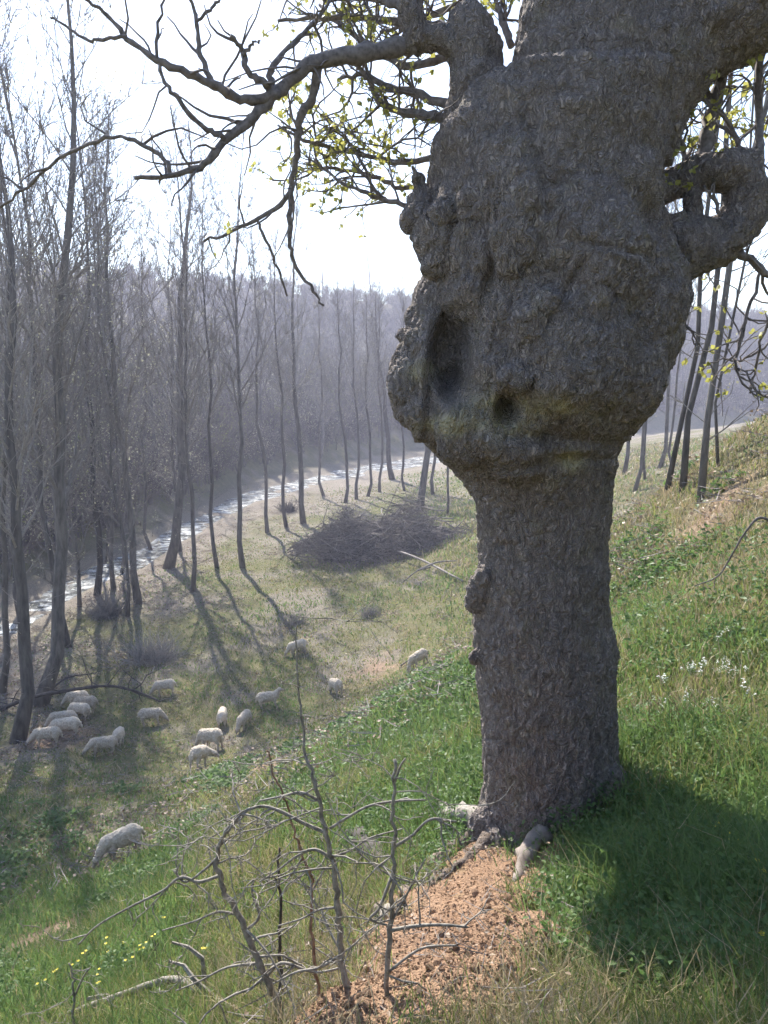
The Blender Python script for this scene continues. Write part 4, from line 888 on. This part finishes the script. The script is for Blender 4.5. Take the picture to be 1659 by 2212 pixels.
# arching twig of a shrub reaching in from the right
gR = np.array([3.4, 5.6, gz(3.4, 5.6)])
stick('bare_twig', 'bare arching twig reaching in from the right edge above the grass', 'twig', [gR, (gR + atY(1700, 1180, 5.4)) / 2 + [.15, 0, .15], atY(1690, 1160, 5.3), atY(1645, 1118, 5.2), atY(1610, 1150, 5.2), atY(1580, 1200, 5.2), atY(1550, 1245, 5.2), atY(1500, 1266, 5.2)], .014, .004, 'twig', 10, .22)

# ------------------------------------------------------------------ sheep
def sheep(seed, pose):
    mb = MB(); caps = []
    def cap(a, b, ra, rb, kind, n=8, k=12, sy=1.0):
        a = np.array(a, float); b = np.array(b, float); p = np.linspace(0, 1, n)[:, None] * (b - a) + a; r = np.linspace(ra, rb, n)
        mb.tube(p, r, k); mb.ell(a, ra, 12, 8); mb.ell(b, rb, 12, 8); caps.append((a, b, max(ra, rb), kind))
    mb.ell((-.02, 0, .54), (.50, .205, .235), 22, 14); mb.ell((-.27, 0, .56), (.25, .205, .235), 18, 12); mb.ell((.25, 0, .52), (.25, .19, .225), 18, 12); caps.append((np.array([-.3, 0, .55]), np.array([.3, 0, .53]), .25, 0))
    for x, y, s in ((-.33, .13, 1), (-.30, -.13, 1), (.27, .12, 0), (.31, -.12, 0)):
        if s: cap((x, y, .46), (x - .05, y, .29), .11, .055, 0); cap((x - .05, y, .30), (x - .02, y, .0), .040, .030, 1)
        else: cap((x, y, .44), (x, y, .28), .09, .050, 0); cap((x, y, .28), (x + .01, y, .0), .038, .030, 1)
        mb.ell((x - (.02 if s else -.02) + .02, y, .02), (.05, .035, .03), 10, 6)
    if pose == 'graze': nk, hd, nose = (.52, 0, .42), (.66, 0, .24), (.76, 0, .07)
    elif pose == 'turn': nk, hd, nose = (.46, -.18, .50), (.54, -.36, .46), (.56, -.52, .36)
    else: nk, hd, nose = (.50, 0, .70), (.58, 0, .80), (.76, 0, .74)
    cap((.36, 0, .55), nk, .19, .12, 0); cap(nk, hd, .115, .085, 0); cap(hd, nose, .082, .045, 1)
    hd = np.array(hd, float); ax = unit(np.array(nose) - hd); sd = unit(np.cross(ax, [0, 0, 1.0])); 
    for s in (-1, 1): cap(hd + sd * s * .07, hd + sd * s * .17 + np.array([0, 0, -.02]), .028, .015, 1, 5, 8)
    cap((-.50, 0, .58), (-.56, 0, .38), .05, .03, 0, 5, 8)
    me = remeshed(mb, .017, 3); V = mverts(me); N = mnorms(me)
    def near(p):
        best = np.full(len(p), 9.0); kd = np.zeros(len(p), int)
        for a, b, r, k in caps:
            t = np.clip(((p - a) @ (b - a)) / ((b - a) @ (b - a)), 0, 1); d = np.linalg.norm(p - a - t[:, None] * (b - a), axis=1) - r
            m = d < best; best[m] = d[m]; kd[m] = k
        return kd
    kd = near(V); wool = (kd == 0) & (V[:, 2] > .18); V = V + N * (wool * (.008 + .018 * fbm(V * 16 + seed, 3)))[:, None]; setv(me, V)
    c = np.empty(len(me.polygons) * 3); me.polygons.foreach_get('center', c); me.materials.clear(); me.materials.append(M['wool']); me.materials.append(M['face'])
    me.polygons.foreach_set('material_index', near(c.reshape(-1, 3)).astype(np.int32)); me.polygons.foreach_set('use_smooth', [True] * len(me.polygons)); me.name = 'sheep'; return me
SH = {'graze': sheep(1, 'graze'), 'turn': sheep(2, 'turn'), 'up': sheep(3, 'up')}
SL = [
    (358, 1500, 186, 'graze', 1.0, 'grazing sheep at the end of the long fallen branch, facing left'),
    (645, 1414, 200, 'graze', 1.0, 'farthest sheep, grazing behind the tip of the tall sapling'),
    (727, 1498, 118, 'graze', 1.0, 'sheep facing away on the bank right of the sapling tip'),
    (908, 1440, 215, 'graze', .95, 'lone sheep grazing nearest to the old tree'),
    (582, 1534, 8, 'up', 1.0, 'sheep with head raised looking right, above the small grey bush'),
    (327, 1562, 10, 'graze', 1.0, 'sheep standing side on below the end of the fallen branch'),
    (481, 1570, 97, 'graze', 1.0, 'sheep seen from behind at the top of the middle group'),
    (528, 1576, 252, 'graze', .92, 'slim cream sheep facing the viewer in the middle group'),
    (460, 1620, 155, 'graze', 1.12, 'biggest sheep in the middle group, facing away to the left'),
    (428, 1664, 78, 'turn', 1.05, 'sheep seen from behind with its head turned to the right'),
    (257, 1612, 98, 'graze', .95, 'sheep facing away, right one of the pair left of the middle group'),
    (222, 1634, 200, 'graze', 1.0, 'sheep facing left, front one of the pair left of the middle group'),
    (102, 1614, 192, 'graze', 1.05, 'front left sheep of the huddle beside the trunk'),
    (144, 1592, 190, 'graze', 1.15, 'large sheep in the front of the huddle, behind the front left one'),
    (138, 1573, 188, 'graze', 1.1, 'sheep half hidden behind the large one of the huddle'),
    (174, 1553, 165, 'graze', 1.0, 'pinkish lit sheep in the middle of the huddle'),
    (186, 1537, 185, 'graze', 1.0, 'second rearmost sheep of the huddle under the fallen branch'),
    (168, 1526, 186, 'graze', 1.0, 'rearmost sheep of the huddle under the fallen branch'),
    (270, 1850, 212, 'graze', .94, 'nearest sheep, grazing alone low on the slope at left'),
]
for u, v, hd, pose, s, lab in SL:
    p = hit(u, v); o = obj('sheep', SH[pose], None, (p[0], p[1], gz(p[0], p[1]) + .01)); s *= .86; o.scale = (s, s, s)
    a = R(hd); e = .4; dz = (gz(p[0] + e * math.cos(a), p[1] + e * math.sin(a)) - gz(p[0] - e * math.cos(a), p[1] - e * math.sin(a))) / (2 * e)
    o.rotation_euler = (0, -math.atan(dz), a); tag(o, lab, 'sheep', 'flock of grazing sheep')

# ------------------------------------------------------------------ air
def haze():
    mb = MB(); X, Y0, Y1, z0, z1 = 440, -440, 440, -32.0, 78.0
    V = [(sx * X, y, z) for z in (z0, z1) for y in (Y0, Y1) for sx in (-1, 1)]
    mb.add(V, [(0, 2, 3, 1), (4, 5, 7, 6), (0, 1, 5, 4), (1, 3, 7, 5), (3, 2, 6, 7), (2, 0, 4, 6)])
    m = bpy.data.materials.new('haze_air'); m.use_nodes = True; n = m.node_tree.nodes; n.clear(); o = n.new('ShaderNodeOutputMaterial'); v = n.new('ShaderNodeVolumePrincipled')
    v.inputs['Color'].default_value = (.80, .80, 1.0, 1); v.inputs['Density'].default_value = .0012; v.inputs['Anisotropy'].default_value = .2
    m.node_tree.links.new(v.outputs[0], o.inputs['Volume']); h = obj('haze', mb.mesh('haze', m)); tag(h, 'thin pale haze filling the valley air', 'haze', kind='stuff')
haze()
